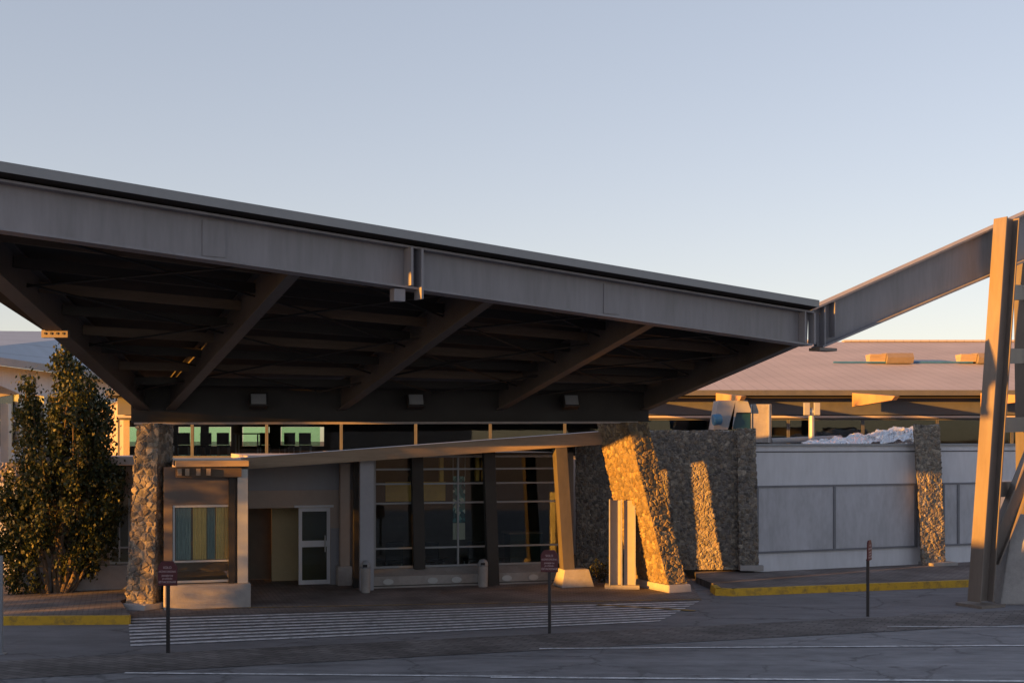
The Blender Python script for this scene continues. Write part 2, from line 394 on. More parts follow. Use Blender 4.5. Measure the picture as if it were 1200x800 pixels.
# zebra: raised table and its long stripes
ztab = [G(153, 757, .010), G(772, 728, .010), G(822, 703, .010), G(150, 723, .010)]
zt = [V(p) for p in ztab]
mz = MB()
nst = 9
for i in range(nst):
    t0, t1 = (i + .06) / nst, (i + .50) / nst
    l0, l1 = lerp(zt[0], zt[3], t0), lerp(zt[0], zt[3], t1)
    r0, r1 = lerp(zt[1], zt[2], t0), lerp(zt[1], zt[2], t1)
    mz.sheet([V((*p.xy, .016)) for p in (l0, r0, r1, l1)])
struct(mz.build('crosswalk_stripes', M['zebra'], recalc=False))
def ground_line(name, p, q, w, m, z=.02):
    a, b = V((*p.xy, z)), V((*q.xy, z)); n = (b - a).normalized(); n = V((-n.y, n.x, 0)) * w / 2
    return struct(MB().sheet([a - n, b - n, b + n, a + n]).build(name, m, recalc=False))
ground_line('yellow_line', G(205, 714), G(822, 702.5), .09, M['yline'])
ground_line('yellow_line', G(700, 709), G(815, 716), .16, M['yline'], .022)
ground_line('lane_line', G(632, 760), G(1320, 755.5), .10, M['line'], .012)
ground_line('lane_line', G(146, 788.5), G(600, 792.5), .10, M['line'], .012)
ground_line('lane_line', G(575, 793.5), G(1320, 799), .12, M['line'], .012)
ground_line('lane_line', G(1040, 734), G(1320, 735), .07, M['line'], .012)
# raised pavements with yellow kerbs
KH = .17
li = [G(-260, 736, 0), G(151, 731.5, 0), V((-8.75, 29.6, 0)), V((-8.75, 36, 0)), V((-30, 36, 0)), V((-30, 25.6, 0))]
def island(name, front, rest, kerbname):
    """front: kerb line points; rest: back outline points"""
    kb = MB(); w = .16
    for i in range(len(front) - 1):
        a, b = front[i], front[i+1]; n = (b - a).normalized(); n = V((-n.y, n.x, 0)) * w
        kb.hexa([a, b, b + n, a + n], [V((*p.xy, KH + .004)) + n*.12*(k < 2) for k, p in enumerate((a, b, b + n, a + n))])
    struct(kb.build(kerbname, M['kerb']))
    ins = []
    for i, p in enumerate(front):
        d = (front[min(i+1, len(front)-1)] - front[max(i-1, 0)]).normalized()
        ins.append(p + V((-d.y, d.x, 0)) * (w + .002))
    pts = ins + rest
    struct(MB().hexa([V((*p.xy, -.01)) for p in pts], [V((*p.xy, KH)) for p in pts]).build(name, M['paver']))
island('pavement', [V((-16, 25.3, 0)), V((-10.6, 25.48, 0)), G(151, 731.5)], [V((-8.6, 28.1, 0)), V((-8.75, 36, 0)), V((-30, 36, 0)), V((-30, 25.6, 0))], 'kerb')
kr = [G(832, 693), G(838, 697.5), G(860, 698.5), G(960, 694.5), G(1140, 687.5), G(1400, 679)]
island('pavement', kr, [V((19.5, 42, 0)), V((5.1, 36.0, 0)), V((4.75, 33, 0))], 'kerb')

# ================================================================== STONE
def cellcol(p, pal):
    h = math.sin(p.x*12.9898 + p.y*78.233 + p.z*37.719) * 43758.5453; h -= math.floor(h)
    h2 = math.sin(p.x*39.3 + p.y*11.1 + p.z*83.2) * 24634.63; h2 -= math.floor(h2)
    c = pal[int(h * len(pal)) % len(pal)]
    return V(c) * (.65 + .7*h2)
PAL = [(.18, .155, .13), (.24, .21, .175), (.13, .122, .118), (.20, .16, .125), (.29, .26, .22), (.16, .148, .142)]
def stonework(name, bot, top, parent, cell=.17, step=.026, disp=.045, mortar=(.30, .27, .235), pal=PAL, base=None, ragged=0.0, squash=1.0):
    """battered shaft or wall of rubble: bot and top are matching plan rings; the joints are really recessed"""
    bot = [V(p) for p in bot]; top = [V(p) for p in top]; n = len(bot)
    ctr = sum(bot, V((0, 0, 0))) / n
    ring = []
    for i in range(n):
        j = (i + 1) % n; L = max((bot[j] - bot[i]).length, (top[j] - top[i]).length); k = max(2, int(L / step))
        e = (bot[j] - bot[i]); nn = V((e.y, -e.x, 0)).normalized()
        if nn.dot((bot[i] + bot[j]) / 2 - ctr) < 0: nn = -nn
        for q in range(k): ring.append((i, j, q / k, nn))
    H = max((top[i] - bot[i]).length for i in range(n)); rows = max(2, int(H / step))
    bm = bmesh.new(); cl = bm.verts.layers.float_color.new('Col')
    grid = []
    m = V(mortar)
    for r in range(rows + 1):
        row = []
        for (i, j, q, nn) in ring:
            p = lerp(lerp(bot[i], bot[j], q), lerp(top[i], top[j], q), r / rows)
            if q == 0:
                pe = bot[i] - bot[i-1]; pn = V((pe.y, -pe.x, 0)).normalized()
                if pn.dot((bot[i] + bot[i-1]) / 2 - ctr) < 0: pn = -pn
                nrm = (nn + pn).normalized()
            else: nrm = nn
            w = noise.noise_vector(p * 5) * .035
            sp = (p + w); sp = V((sp.x, sp.y, sp.z * squash)) / cell
            d, pts = noise.voronoi(sp)
            f = min(1, max(0, (d[1] - d[0]) / .22)); f = f*f*(3 - 2*f)
            big = noise.noise(p * 1.7) * .02
            hh = math.sin(pts[0].x*7.1 + pts[0].y*3.3 + pts[0].z*9.7)
            pp = p + nrm * (disp * (f * (1 + .45*hh) - .6) + big)
            if ragged and r == rows: pp.z += ragged * (noise.noise(p * 3.1) + .6 * f)
            v = bm.verts.new(pp)
            c = lerp(m, cellcol(pts[0], pal), min(1, f * 1.25))
            v[cl] = (*c, 1)
            row.append(v)
        grid.append(row)
    nr = len(ring)
    for r in range(rows):
        for k in range(nr):
            bm.faces.new((grid[r][k], grid[r][(k+1) % nr], grid[r+1][(k+1) % nr], grid[r+1][k]))
    bm.faces.new(grid[-1]); bm.faces.new(grid[0][::-1])
    mb = MB(); mb.bm.free(); mb.bm = bm
    return mb.build(name, M['stone'], parent, base=base)
def ring4(a, b, c, d, z): return [V((*p, z)) for p in (a, b, c, d)]

c1 = thing('stone_column', (-8.1, 28.4, 0), 'rubble stone column beside the tree, under the left end of the steel canopy', 'column')
stonework('shaft', ring4((-8.46, 28.0), (-7.84, 27.9), (-7.74, 28.9), (-8.36, 28.95), .12), ring4((-8.24, 28.1), (-7.74, 28.05), (-7.62, 28.85), (-8.15, 28.9), 4.06), c1, cell=.14, step=.022, disp=.036)
MB().hexa(ring4((-8.56, 27.92), (-7.95, 27.62), (-7.58, 28.2), (-7.66, 29.0), 0), ring4((-8.52, 27.95), (-7.93, 27.68), (-7.62, 28.2), (-7.68, 28.98), .13)).build('plinth', M['conc'], c1, bevel=.02)
c2 = thing('stone_column', (3.75, 31.7, 0), 'leaning rubble stone column beside the metal pylon, with one side glowing orange', 'column')
stonework('shaft', ring4((3.02, 32.64), (3.78, 31.0), (4.25, 31.2), (3.53, 32.85), .2), ring4((2.15, 32.5), (2.79, 31.0), (3.32, 31.25), (2.68, 32.75), 4.12), c2, cell=.115, step=.022, disp=.026, mortar=(.16, .135, .11), pal=[(.23, .175, .105), (.18, .14, .09), (.13, .105, .08), (.27, .21, .13), (.21, .15, .085)])
MB().hexa(ring4((2.93, 32.68), (3.78, 30.85), (4.38, 31.12), (3.57, 32.97), 0), ring4((2.95, 32.67), (3.79, 30.9), (4.35, 31.14), (3.57, 32.95), .19)).build('plinth', M['conc'], c2, bevel=.02)

# stone walls to the right of the glazing
wl = stonework('stone_wall', ring4(P(676, 0, 34.9).xy, P(714, 0, 34.9).xy, P(714, 0, 35.4).xy, P(676, 0, 35.4).xy, 0), ring4(P(675, 0, 34.9).xy, P(714, 0, 34.9).xy, P(714, 0, 35.4).xy, P(675, 0, 35.4).xy, 3.62), None, cell=.09, step=.025, disp=.024, mortar=(.2, .19, .18), base=(P(695, 0, 35).x, 35, 0))
tag(wl, 'narrow rubble stone wall standing between the glazed front and the leaning stone column', 'wall')
sw = thing('stone_wall', (5.5, 34.4, KH), 'tall broad rubble stone wall between the leaning stone column and the white wall', 'wall')
stonework('wall_face', ring4(P(752, 0, 34.3).xy, P(866, 0, 34.3).xy, P(866, 0, 34.8).xy, P(752, 0, 34.8).xy, .22), ring4(P(752, 0, 34.3).xy, P(864, 0, 34.3).xy, P(864, 0, 34.8).xy, P(752, 0, 34.8).xy, 3.92), sw, cell=.085, step=.024, disp=.024, mortar=(.22, .205, .195), ragged=.05)
stonework('end_pier', ring4(P(866.5, 0, 34.1).xy, P(889, 0, 34.1).xy, P(887, 0, 34.9).xy, P(866.5, 0, 34.9).xy, .36), ring4(P(864.5, 0, 34.1).xy, P(885, 0, 34.1).xy, P(884, 0, 34.9).xy, P(864.5, 0, 34.9).xy, 3.98), sw, cell=.09, step=.025, disp=.024, mortar=(.2, .19, .18), ragged=.04)
MB().box(P(878, 0, 34.4).xy.to_3d() + V((0, 0, .29)), (.62, .78, .14)).build('footing', M['conc'], sw)

# ================================================================== STEEL CANOPY
A = V((-600/FPX*17.7, 17.7, 0)); B = V((340/FPX*26.0, 26.0, 0))
fdir = (B - A).normalized(); fn = V((fdir.y, -fdir.x, 0))           # fn points out to the front
def front(t, dz=0.0):     # t: 0 at A, 1 at B ; underside of the front beam
    p = lerp(A, B, t); return V((p.x, p.y, 6.57 - .96*t + dz))
K1, K2 = V((-8.0, 28.3, 0)), V((3.05, 31.6, 0))
bdir = (K2 - K1).normalized(); bn = V((bdir.y, -bdir.x, 0))
def back(t, dz=0.0):
    p = lerp(K1, K2, t); return V((p.x, p.y, 4.07 + .07*t + dz))
def tpx(fn_, px):
    lo = fn_(0); hi = fn_(1); k = (px - 600)/FPX; d = hi - lo
    return (k*lo.y - lo.x) / (d.x - k*d.y)
can = thing('steel_canopy', (-2, 25, 0), 'huge dark steel entrance canopy rising from two stone columns towards the road', 'canopy')
BD = .70
tl = -.21
fb = MB().ibeam(front(tl), front(1.008), BD, .34, .035, .025).build('front_beam', M['steel'], can)
for px in (474, 486):
    t = tpx(front, px); p = front(t); st = MB()
    st.hexa(*[[p + fn*a + fdir*b + V((0, 0, z)) for a, b in ((.02, -.02), (.27, -.02), (.27, .02), (.02, .02))] for z in (-.16 if px == 486 else .04, BD - .04)])
    st.build('stiffener', M['steel'], fb)
for px in (936, 947):
    t = tpx(front, px); p = front(t); st = MB()
    st.hexa(*[[p + fn*a + fdir*b + V((0, 0, z)) for a, b in ((.02, -.02), (.19, -.02), (.19, .02), (.02, .02))] for z in (.036, BD - .036)])
    st.build('stiffener', M['steel'], fb)
for px in (250, 716):
    t = tpx(front, px); p = front(t)
    sp_l = MB().box(p + fn*.021 + V((0, 0, BD/2)), (.36, .014, BD - .16), math.atan2(fdir.y, fdir.x)).build('splice_plate', M['steel'], fb)
p = front(tpx(front, 468)); MB().box(p + V((0, 0, -.12)) - fdir*.06 + fn*.05, (.2, .16, .2), math.atan2(fdir.y, fdir.x)).build('hanger_bracket', M['steel'], can)
p = front(1.03); MB().box(p + V((.12, .1, -.03)), (.5, .3, .06), math.atan2(fdir.y, fdir.x)).build('bearing_plate', M['tower'], can)
bb = MB()
bb.ibeam(back(-.035), back(1.03), .85, .3, .035, .025)
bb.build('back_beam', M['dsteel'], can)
MB().bar(back(-.03, -.015) + bn*.16, back(1.0, -.015) + bn*.16, .03, .05).build('gutter', M['slab'], can)
# rafters and the left edge beam: undersides run from the front beam to the back beam
def raft(fa, ba, name, w=.21, h=.69):
    a, b = front(fa, .05), back(ba, .28)
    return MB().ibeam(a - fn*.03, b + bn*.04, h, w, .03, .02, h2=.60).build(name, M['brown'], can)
RF = [(tpx(front, f), tpx(back, b)) for f, b in ((350, 200), (580, 400), (770, 585), (941, 755))]
for f, b in RF: raft(f, b, 'rafter')
fe = tpx(front, -85)
raft(fe, -.012, 'edge_beam', .30)
e0, e1 = front(fe, .05), back(-.012, .28); sp = lerp(e0, e1, .47)
pl = MB(); pl.box(sp + V((.0, 0, -.035)), (.46, .12, .13))
plo = pl.build('splice_plate', M['tower'], can)
for i in range(4): MB().tube(sp + V((-.16 + .105*i, -.061, -.03)), sp + V((-.16 + .105*i, -.075, -.03)), .022, n=8).build('bolt', M['blackm'], plo)
# deck, purlins and bracing
def roofpt(u, v, dz):      # u along (0 left edge, 1 right edge), v 0 front .. 1 back
    f = front(lerp(fe, 1.0, u), BD); b = back(lerp(-.012, 1.0, u), .85)
    return lerp(f, b, v) + V((0, 0, dz))
for i in range(9):
    v = .07 + .86 * i / 8
    m = MB(); m.bar(roofpt(.0, v, -.12), roofpt(1, v, -.12), .09, .17)
    m.build('purlin', M['dtimber'] if i % 2 else M['dsteel'], can)
us = [0] + [(f - fe) / (1 - fe) for f, b in RF[:3]] + [1]
for a, b in zip(us, us[1:]):
    for v0, v1 in ((.06, .34), (.34, .64), (.64, .94)):
        m = MB(); m.tube(roofpt(a, v0, -.26), roofpt(b, v1, -.26), .02, n=6); m.tube(roofpt(b, v0, -.30), roofpt(a, v1, -.30), .02, n=6)
        m.build('brace_rod', M['dsteel'], can)
# deck: bilinear sheet with thickness, oversailing the beams
dk = bmesh.new()
def deckpt(i, j, n, mm, dz):
    u = lerp(-.0, 1.0, i/n); f = front(lerp(tl, 1.006, u), BD) + fn*.36; b = back(lerp(-.05, 1.045, u), .85) - bn*.5
    return lerp(f, b, j/mm) + V((0, 0, dz))
n_, m_ = 14, 10
lo_ = [[dk.verts.new(deckpt(i, j, n_, m_, .07)) for j in range(m_+1)] for i in range(n_+1)]
hi_ = [[dk.verts.new(deckpt(i, j, n_, m_, .17)) for j in range(m_+1)] for i in range(n_+1)]
for i in range(n_):
    for j in range(m_):
        dk.faces.new((lo_[i][j], lo_[i][j+1], lo_[i+1][j+1], lo_[i+1][j])); dk.faces.new((hi_[i][j], hi_[i+1][j], hi_[i+1][j+1], hi_[i][j+1]))
for i in range(n_):
    dk.faces.new((lo_[i][m_], hi_[i][m_], hi_[i+1][m_], lo_[i+1][m_])); dk.faces.new((lo_[i][0], lo_[i+1][0], hi_[i+1][0], hi_[i][0]))
for j in range(m_):
    dk.faces.new((lo_[0][j], hi_[0][j], hi_[0][j+1], lo_[0][j+1])); dk.faces.new((lo_[n_][j], lo_[n_][j+1], hi_[n_][j+1], hi_[n_][j]))
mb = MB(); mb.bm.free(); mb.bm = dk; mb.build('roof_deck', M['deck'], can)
fa = MB(); q0, q1 = deckpt(0, 0, n_, m_, .115) + fn*.012, deckpt(n_, 0, n_, m_, .115) + fn*.012
fa.bar(q0 + V((0, 0, .012)), q1 + V((0, 0, .012)), .02, .14); fa.build('fascia', M['flash'], can)
p = front(tpx(front, 174), BD + .17) - fn*.1; MB().tube(p, p + V((0, 0, .12)), .02, n=8).build('roof_spike', M['steel'], can)

# floodlights on the back beam
def floodlight(px, lab):
    t = tpx(back, px); p = back(t, .48) + bn*.2
    o = thing('floodlight', p, lab, 'light', 'floodlights on the back beam of the canopy')
    rz = math.atan2(bdir.y, bdir.x)
    rot = Matrix.Rotation(rz, 3, 'Z') @ Matrix.Rotation(R(-22), 3, 'X')
    MB().box(p + bn*.12, (.40, .22, .32), rot=rot).build('housing', M['blackm'], o, bevel=.015)
    MB().box(p + bn*.12 + rot @ V((0, -.118, .0)), (.33, .012, .24), rot=rot).build('lens', M['gray'], o)
    m = MB(); m.box(p + bn*.0 + V((0, 0, .0)), (.06, .26, .05), rz); m.build('bracket', M['blackm'], o)
floodlight(301, 'boxy floodlight on the back beam, nearest to the stone column by the tree')
floodlight(483, 'boxy floodlight at the middle of the back beam, over the dark glazing')
floodlight(663, 'boxy floodlight on the back beam, nearest to the leaning stone column')

# ================================================================== RAKING BEAM AND TOWER
TY = 29.2
J0 = P(958, 408, 26.55); J1 = P(1225, 295, TY + .5)
bm2 = thing('raking_beam', J0, 'grey tapered steel beam rising from the canopy corner to the trestle tower', 'beam')
MB().ibeam(J0, J1, .84, .36, .04, .025, h2=1.06).build('girder', M['steel'], bm2)
d2 = (J1 - J0).normalized(); s2 = d2.cross(V((0, 0, 1))).normalized()
MB().bar(J0 + d2*.06 + V((0, 0, .04)), J0 + d2*.06 + V((0, 0, .83)), .34, .03, side=s2).build('end_plate', M['steel'], bm2)
sm = MB()
sm.bar(J0 + d2*.34 + s2*.1 + V((0, 0, .12)), J0 + d2*.34 + s2*.1 + V((0, 0, .84)), .16, .025, side=s2)
sm.build('stiffener', M['steel'], bm2)
tw = thing('trestle_tower', P(1165, 705, TY), 'tall leaning steel trestle tower on a concrete footing at the right edge, lit orange', 'tower')
l0, l1 = P(1149, 704, TY - .75), P(1180, 256, TY - .75)
def hleg(a, b, w, d, name, ang=0, mtl='tower'):
    """H section standing leg: flanges left and right, web between, seen from the front"""
    m = MB(); rt = Matrix.Rotation(ang, 3, 'Z')
    for x0, x1, y0, y1 in ((-w/2, -w/2+.03, -d/2, d/2), (w/2-.03, w/2, -d/2, d/2), (-w/2+.03, w/2-.03, -.02, .02)):
        q = [(x0, y0), (x1, y0), (x1, y1), (x0, y1)]
        m.hexa([a + rt @ V((x, y, 0)) for x, y in q], [b + rt @ V((x, y, 0)) for x, y in q])
    return m.build(name, M[mtl], tw)
hleg(l0, l1, .42, .36, 'leg', R(28))
r0, r1 = P(1208, 700, TY + .8), P(1203, 262, TY + .8)
hleg(r0, r1, .42, .42, 'leg', R(28), 'brown')
for y in (343, 417, 497, 572):
    a = lerp(l0, l1, (701 - y)/443); b = lerp(r0, r1, (700 - y)/438)
    MB().bar(a + V((.12, .1, 0)), b, .14, .34).build('rung', M['tower'], tw)
dg = MB(); a, b = P(1160, 658, TY - .45), P(1216, 520, TY - .35)
dv = (b - a).normalized(); ds = dv.cross(V((0, 1, 0))).normalized()
for o_ in (-.15, .15): dg.bar(a + ds*o_, b + ds*o_, .03, .34, side=ds)
dg.bar(a, b, .27, .03, side=ds)
dg.build('diagonal_brace', M['tower'], tw)
pd = MB(); pc = P(1186, 700, TY).xy.to_3d(); pc.z = 0
def pq(hw, hd, z, dx=0): return [pc + V((x*hw + dx, y*hd, z)) for x, y in ((-1, -1), (1, -1), (1, 1), (-1, 1))]
pd.hexa(pq(.46, .5, 0), pq(.2, .3, 2.0, .12))
pd.build('concrete_pedestal', M['gconc'], tw, bevel=.03)
m = MB(); m.box(V((l0.x, l0.y, .035)), (.74, .74, .07), R(28)); m.build('base_plate', M['tower'], tw)

# ================================================================== ENTRANCE BUILDING
eb = thing('entrance_building', F(440, 34, 0), 'low glazed entrance building under the canopy, with sloping porch roof and open doorway', 'building')
# --- porch roof: timber edge on steel posts
f0, f1 = V((-6.05, 30.1, 0)), V((2.9, 32.6, 0))
def porch(px, top):
    p = on_line(f0, f1, px); return V((p.x, p.y, zz(top, p.y)))
pt0, pt1, pb0, pb1 = porch(282, 536.5), porch(737, 503), porch(282, 550), porch(737, 518.5)
pts_top = [lerp(pt0, pt1, k_) for k_ in (0, .25, .5, .75, 1)]
pts_bot = [lerp(pb0, pb1, k_) for k_ in (0, .25, .5, .75, 1)]
pb_n = V((-.27, .963, 0))
m = MB()
for i in range(4):
    m.hexa([pts_bot[i], pts_bot[i+1], pts_bot[i+1] + pb_n*.12, pts_bot[i] + pb_n*.12], [pts_top[i], pts_top[i+1], pts_top[i+1] + pb_n*.12, pts_top[i] + pb_n*.12])
m.build('porch_fascia', M['timber'], eb)
m = MB()
for i in range(4):
    a, b = pts_bot[i] + pb_n*.122 + V((0, 0, .12)), pts_bot[i+1] + pb_n*.122 + V((0, 0, .12))
    e = 2.6
    m.hexa([a, b, b + pb_n*e, a + pb_n*e], [pts_top[i] + pb_n*.122 - V((0, 0, .03)), pts_top[i+1] + pb_n*.122 - V((0, 0, .03)), pts_top[i+1] + pb_n*e - V((0, 0, .03)), pts_top[i] + pb_n*e - V((0, 0, .03))])
m.build('porch_roof', M['greyblue'], eb)
# --- left block with the curtained window
Yl = 30.2
m = MB(); fbox(m, 192, 294, 0, .53, 29.95, .62); m.build('plinth', M['conc'], eb, bevel=.02)
m = MB()
fbox(m, 192, 202, .532, 3.1, Yl, .25); fbox(m, 202, 271, 2.27, 3.1, Yl, .25); fbox(m, 271, 291, .532, 3.1, Yl + .02, .25)
a = F(289, Yl + .05, 0); b = a + NB*3.3
for z0_, z1_ in ((.02, .53), (2.3, 3.1)):
    m.hexa([V((*p.xy, z0_)) for p in (a, b, b - U*.2, a - U*.2)], [V((*p.xy, z1_)) for p in (a, b, b - U*.2, a - U*.2)])
m.build('wall', M['taupe'], eb)
m = MB(); q = [a - U*.05, b - U*.05, b - U*.1, a - U*.1]
for k_ in (0, .97):
    qq = [lerp(q[0], q[1], k_), lerp(q[0], q[1], k_) + NB*.08, lerp(q[3], q[2], k_) + NB*.08, lerp(q[3], q[2], k_)]
    m.hexa([V((*p.xy, .531)) for p in qq], [V((*p.xy, 2.299)) for p in qq])
m.hexa([V((*p.xy, .532)) for p in (lerp(q[0],q[1],0) + NB*.08, lerp(q[0],q[1],.97), lerp(q[3],q[2],.97), q[3] + NB*.08)], [V((*p.xy, .58)) for p in (lerp(q[0],q[1],0) + NB*.08, lerp(q[0],q[1],.97), lerp(q[3],q[2],.97), q[3] + NB*.08)])
wo = m.build('window', M['alu'], eb)
m = MB(); q = [a - U*.07 + NB*.04, b - U*.07, b - U*.08, a - U*.08 + NB*.04]; m.hexa([V((*p.xy, .535)) for p in q], [V((*p.xy, 2.295)) for p in q]); m.build('pane', M['cglass'], wo)
m = MB(); fbox(m, 278.5, 290.5, .533, 3.05, Yl - .12, .13); m.build('post', M['alu'], eb)
m = MB(); fbox(m, 268, 275, .533, 3.05, Yl - .1, .11); m.build('post', M['dsteel'], eb)
def window(pa, pb, z0, z1, Y0, transoms=(), mullions=(), fm='alu', gm='glass', fw=.05, parent=None):
    fr = MB(); d = .08
    wpx = fw * FPX / Y0
    fbox(fr, pa, pa + wpx, z0, z1, Y0, d); fbox(fr, pb - wpx, pb, z0, z1, Y0, d)
    fbox(fr, pa + wpx, pb - wpx, z0, z0 + fw, Y0, d); fbox(fr, pa + wpx, pb - wpx, z1 - fw, z1, Y0, d)
    for z in transoms: fbox(fr, pa + wpx, pb - wpx, z - fw*.4, z + fw*.4, Y0 - .006, d)
    for x in mullions: fbox(fr, x - wpx*.4, x + wpx*.4, z0 + fw, z1 - fw, Y0 - .012, d)
    o = fr.build('window', M[fm], parent or eb)
    g = MB(); fbox(g, pa + wpx*.5, pb - wpx*.5, z0 + .02, z1 - .02, Y0 + .03, .012)
    g.build('pane', M[gm], o)
    return o
w = window(202.5, 270.5, .56, 2.265, Yl + .015, (1.03,), (), 'alu', 'cglass')
for (pa, pb, cm) in ((206, 224, 'tealcur'), (226, 242, 'suncur'), (243, 252, 'tealcur'), (253, 268, 'suncur')):
    cu = MB()
    k = 14
    prev = None
    for i in range(k + 1):
        px = lerp(pa, pb, i/k); p = F(px, Yl + .115 + .018*math.sin(i*1.9), 0)
        if prev is not None:
            cu.hexa([V((*prev.xy, 1.06)), V((*p.xy, 1.06)), V((*p.xy, 1.06)) + NB*.01, V((*prev.xy, 1.06)) + NB*.01], [V((*prev.xy, 2.25)), V((*p.xy, 2.25)), V((*p.xy, 2.25)) + NB*.01, V((*prev.xy, 2.25)) + NB*.01])
        prev = p
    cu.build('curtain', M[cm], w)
m = MB(); fbox(m, 203, 270, .53, .55, Yl + .26, 2.4); fbox(m, 190, 288, 2.6, 2.65, Yl + .26, 2.4); fbox(m, 190, 288, .55, 2.6, Yl + 2.6, .1); m.build('room_lining', M['inwall'], eb)
# timber beam and slab over the left block
m = MB(); fbox(m, 206, 283, 2.88, 3.11, Yl - .2, .1); m.build('eaves_beam', M['dtimber'], eb)
m = MB(); fbox(m, 206, 291.5, 3.115, 3.24, Yl - .3, 5.2); m.build('roof_slab', M['timber'], eb)
m = MB(); fbox(m, 40, 180, 3.115, 3.30, 32.5, 3.2); m.build('roof_slab', M['slab'], eb)
for px in (210, 219, 232, 244): m = MB(); fbox(m, px - 2, px + 3, 2.92, 3.07, Yl - .28, .075); m.build('rafter_end', M['timber'], eb)
# set-back part beyond the stone column
Ys = 33.0
m = MB(); fbox(m, 20, 158, KH, .75, Ys - .1, .4); m.build('plinth', M['conc'], eb, bevel=.02)
m = MB(); fbox(m, 20, 128, .752, 3.1, Ys, .25); fbox(m, 128, 153, 2.4, 3.1, Ys, .25); fbox(m, 153, 175, .752, 3.1, Ys, .25); m.build('wall', M['beige'], eb)
w = window(128.5, 152.5, .76, 2.395, Ys + .06, (1.15,), (140,), 'alu', 'glass')
m = MB(); fbox(m, 120, 160, .76, 2.4, Ys + .5, .02); m.build('curtain', M['curtain'], w)
# --- doorway wall
Yd = 34.0; ZH = 1.98
m = MB(); fbox(m, 284, 412, ZH, 2.42, Yd, .2); fbox(m, 284, 290, 0.013, ZH, Yd, .2); fbox(m, 387, 440, 0.013, ZH, Yd, .2); fbox(m, 412, 440, ZH, 2.42, Yd, .2); m.build('wall', M['beige'], eb)
m = MB(); fbox(m, 284, 440, 2.422, 3.12, Yd + .002, .2); m.build('header_panel', M['greyblue'], eb)
m = MB(); fbox(m, 387.5, 412, .014, 1.45, Yd - .03, .028); m.build('wall_panel', M['greyblue'], eb)
m = MB()
fbox(m, 284, 318, .02, 2.3, Yd + 1.75, .05)
m.build('inner_door', M['inwall'], eb)
m = MB(); fbox(m, 318.5, 395, .02, 2.3, Yd + 1.2, .1); m.build('inner_wall', M['tan'], eb)
m = MB(); fbox(m, 280, 400, 2.2, 2.25, Yd + .21, 1.6); fbox(m, 276, 281, .02, 2.2, Yd + .21, 1.6); m.build('vestibule_lining', M['inwall'], eb)
dr = MB(); fbox(dr, 350, 354, .03, 1.97, Yd + .02, .06); fbox(dr, 383, 387, .03, 1.97, Yd + .02, .06); fbox(dr, 354, 383, 1.88, 1.97, Yd + .02, .06); fbox(dr, 354, 383, .03, .14, Yd + .02, .06); fbox(dr, 354, 383, .98, 1.14, Yd + .02, .06)
dro = dr.build('door', M['white'], eb)
m = MB(); fbox(m, 353, 384, .1, 1.9, Yd + .045, .01); m.build('pane', M['glass'], dro)
m = MB(); a = F(381, Yd - .03, .85); m.tube(a, a + V((0, 0, .42)), .018, n=8); m.build('handle', M['alu'], dro)
m = MB(); fbox(m, 345, 391, ZH + .003, ZH + .06, Yd - .05, .045); m.build('door_hood', M['white'], eb)
m = MB(); fbox(m, 399, 410, .02, 3.1, Yd - .35, .22); m.build('post', M['beige'], eb)
m = MB(); fbox(m, 396, 413, 0.013, .5, Yd - .42, .38); m.build('plinth', M['conc'], eb, bevel=.02)
# --- glazed front
Yg = 33.3
T4 = (.95, 2.09, 2.58, 2.95)
ztop = 3.3
for pa, pb, mu in ((438, 490, ()), (490.5, 576, (537,)), (576.5, 657, ())):
    w = window(pa, pb, .45, ztop, Yg, T4, mu, 'gray', 'dglass', .055)
def sill(pa, pb):
    m = MB(); Y0 = 32.75
    a, b = F(pa, Y0, 0), F(pb, Y0, 0)
    prof = [(0, 0.013), (0, .30), (.42, .445), (.62, .445), (.62, 0.013)]
    m.hexa([a + NB*d + V((0, 0, z)) for d, z in prof], [b + NB*d + V((0, 0, z)) for d, z in prof])
    s_ = m.build('sill', M['gconc'], eb)
    return s_
s_ = sill(434, 657)
# drain covers on the sill front
for px in (455, 507, 535, 594, 625):
    a = F(px, 32.745, .17); m = MB()
    rw = [(math.cos(q)*.13, math.sin(q)*.075) for q in [i*math.pi/8 for i in range(16)]]
    m.ext([a + U*x + V((0, 0, y)) for x, y in rw], -NB*.02); m.build('vent_cover', M['alu'], s_)
m = MB(); fbox(m, 435, 657, .06, .08, 32.735, .012); m.build('ledge', M['dsteel'], s_)
def post(px, w, z0, z1, Y0, mtl, d=.24, lean=0.0):
    hw = w / 2; a, b = F(px - hw, Y0, z0), F(px + hw, Y0, z0)
    q = [a, b, b + NB*d, a + NB*d]
    m = MB(); m.hexa(q, [V((p.x - lean, p.y, z1)) for p in q]); return m.build('post', M[mtl], eb)
post(430, 16, .013, 3.2, 32.4, 'post', .16)
post(418, 6, .013, 3.2, 33.0, 'dsteel', .16)
post(492, 13, .44, 3.36, 33.02, 'dsteel', .2, .06)
post(579, 13, .013, 3.55, 32.55, 'dsteel', .2, .12)
post(667, 13, .42, 3.6, 31.72, 'brown', .30, .2)
m = MB(); a = F(672, 31.85, 0)
def pq2(w0, d0, z): return [a + U*x*w0 + NB*y*d0 + V((0, 0, z)) for x, y in ((-1, -1), (1, -1), (1, 1), (-1, 1))]
m.hexa(pq2(.44, .36, .013), pq2(.33, .26, .45)); m.build('plinth', M['conc'], eb, bevel=.02)
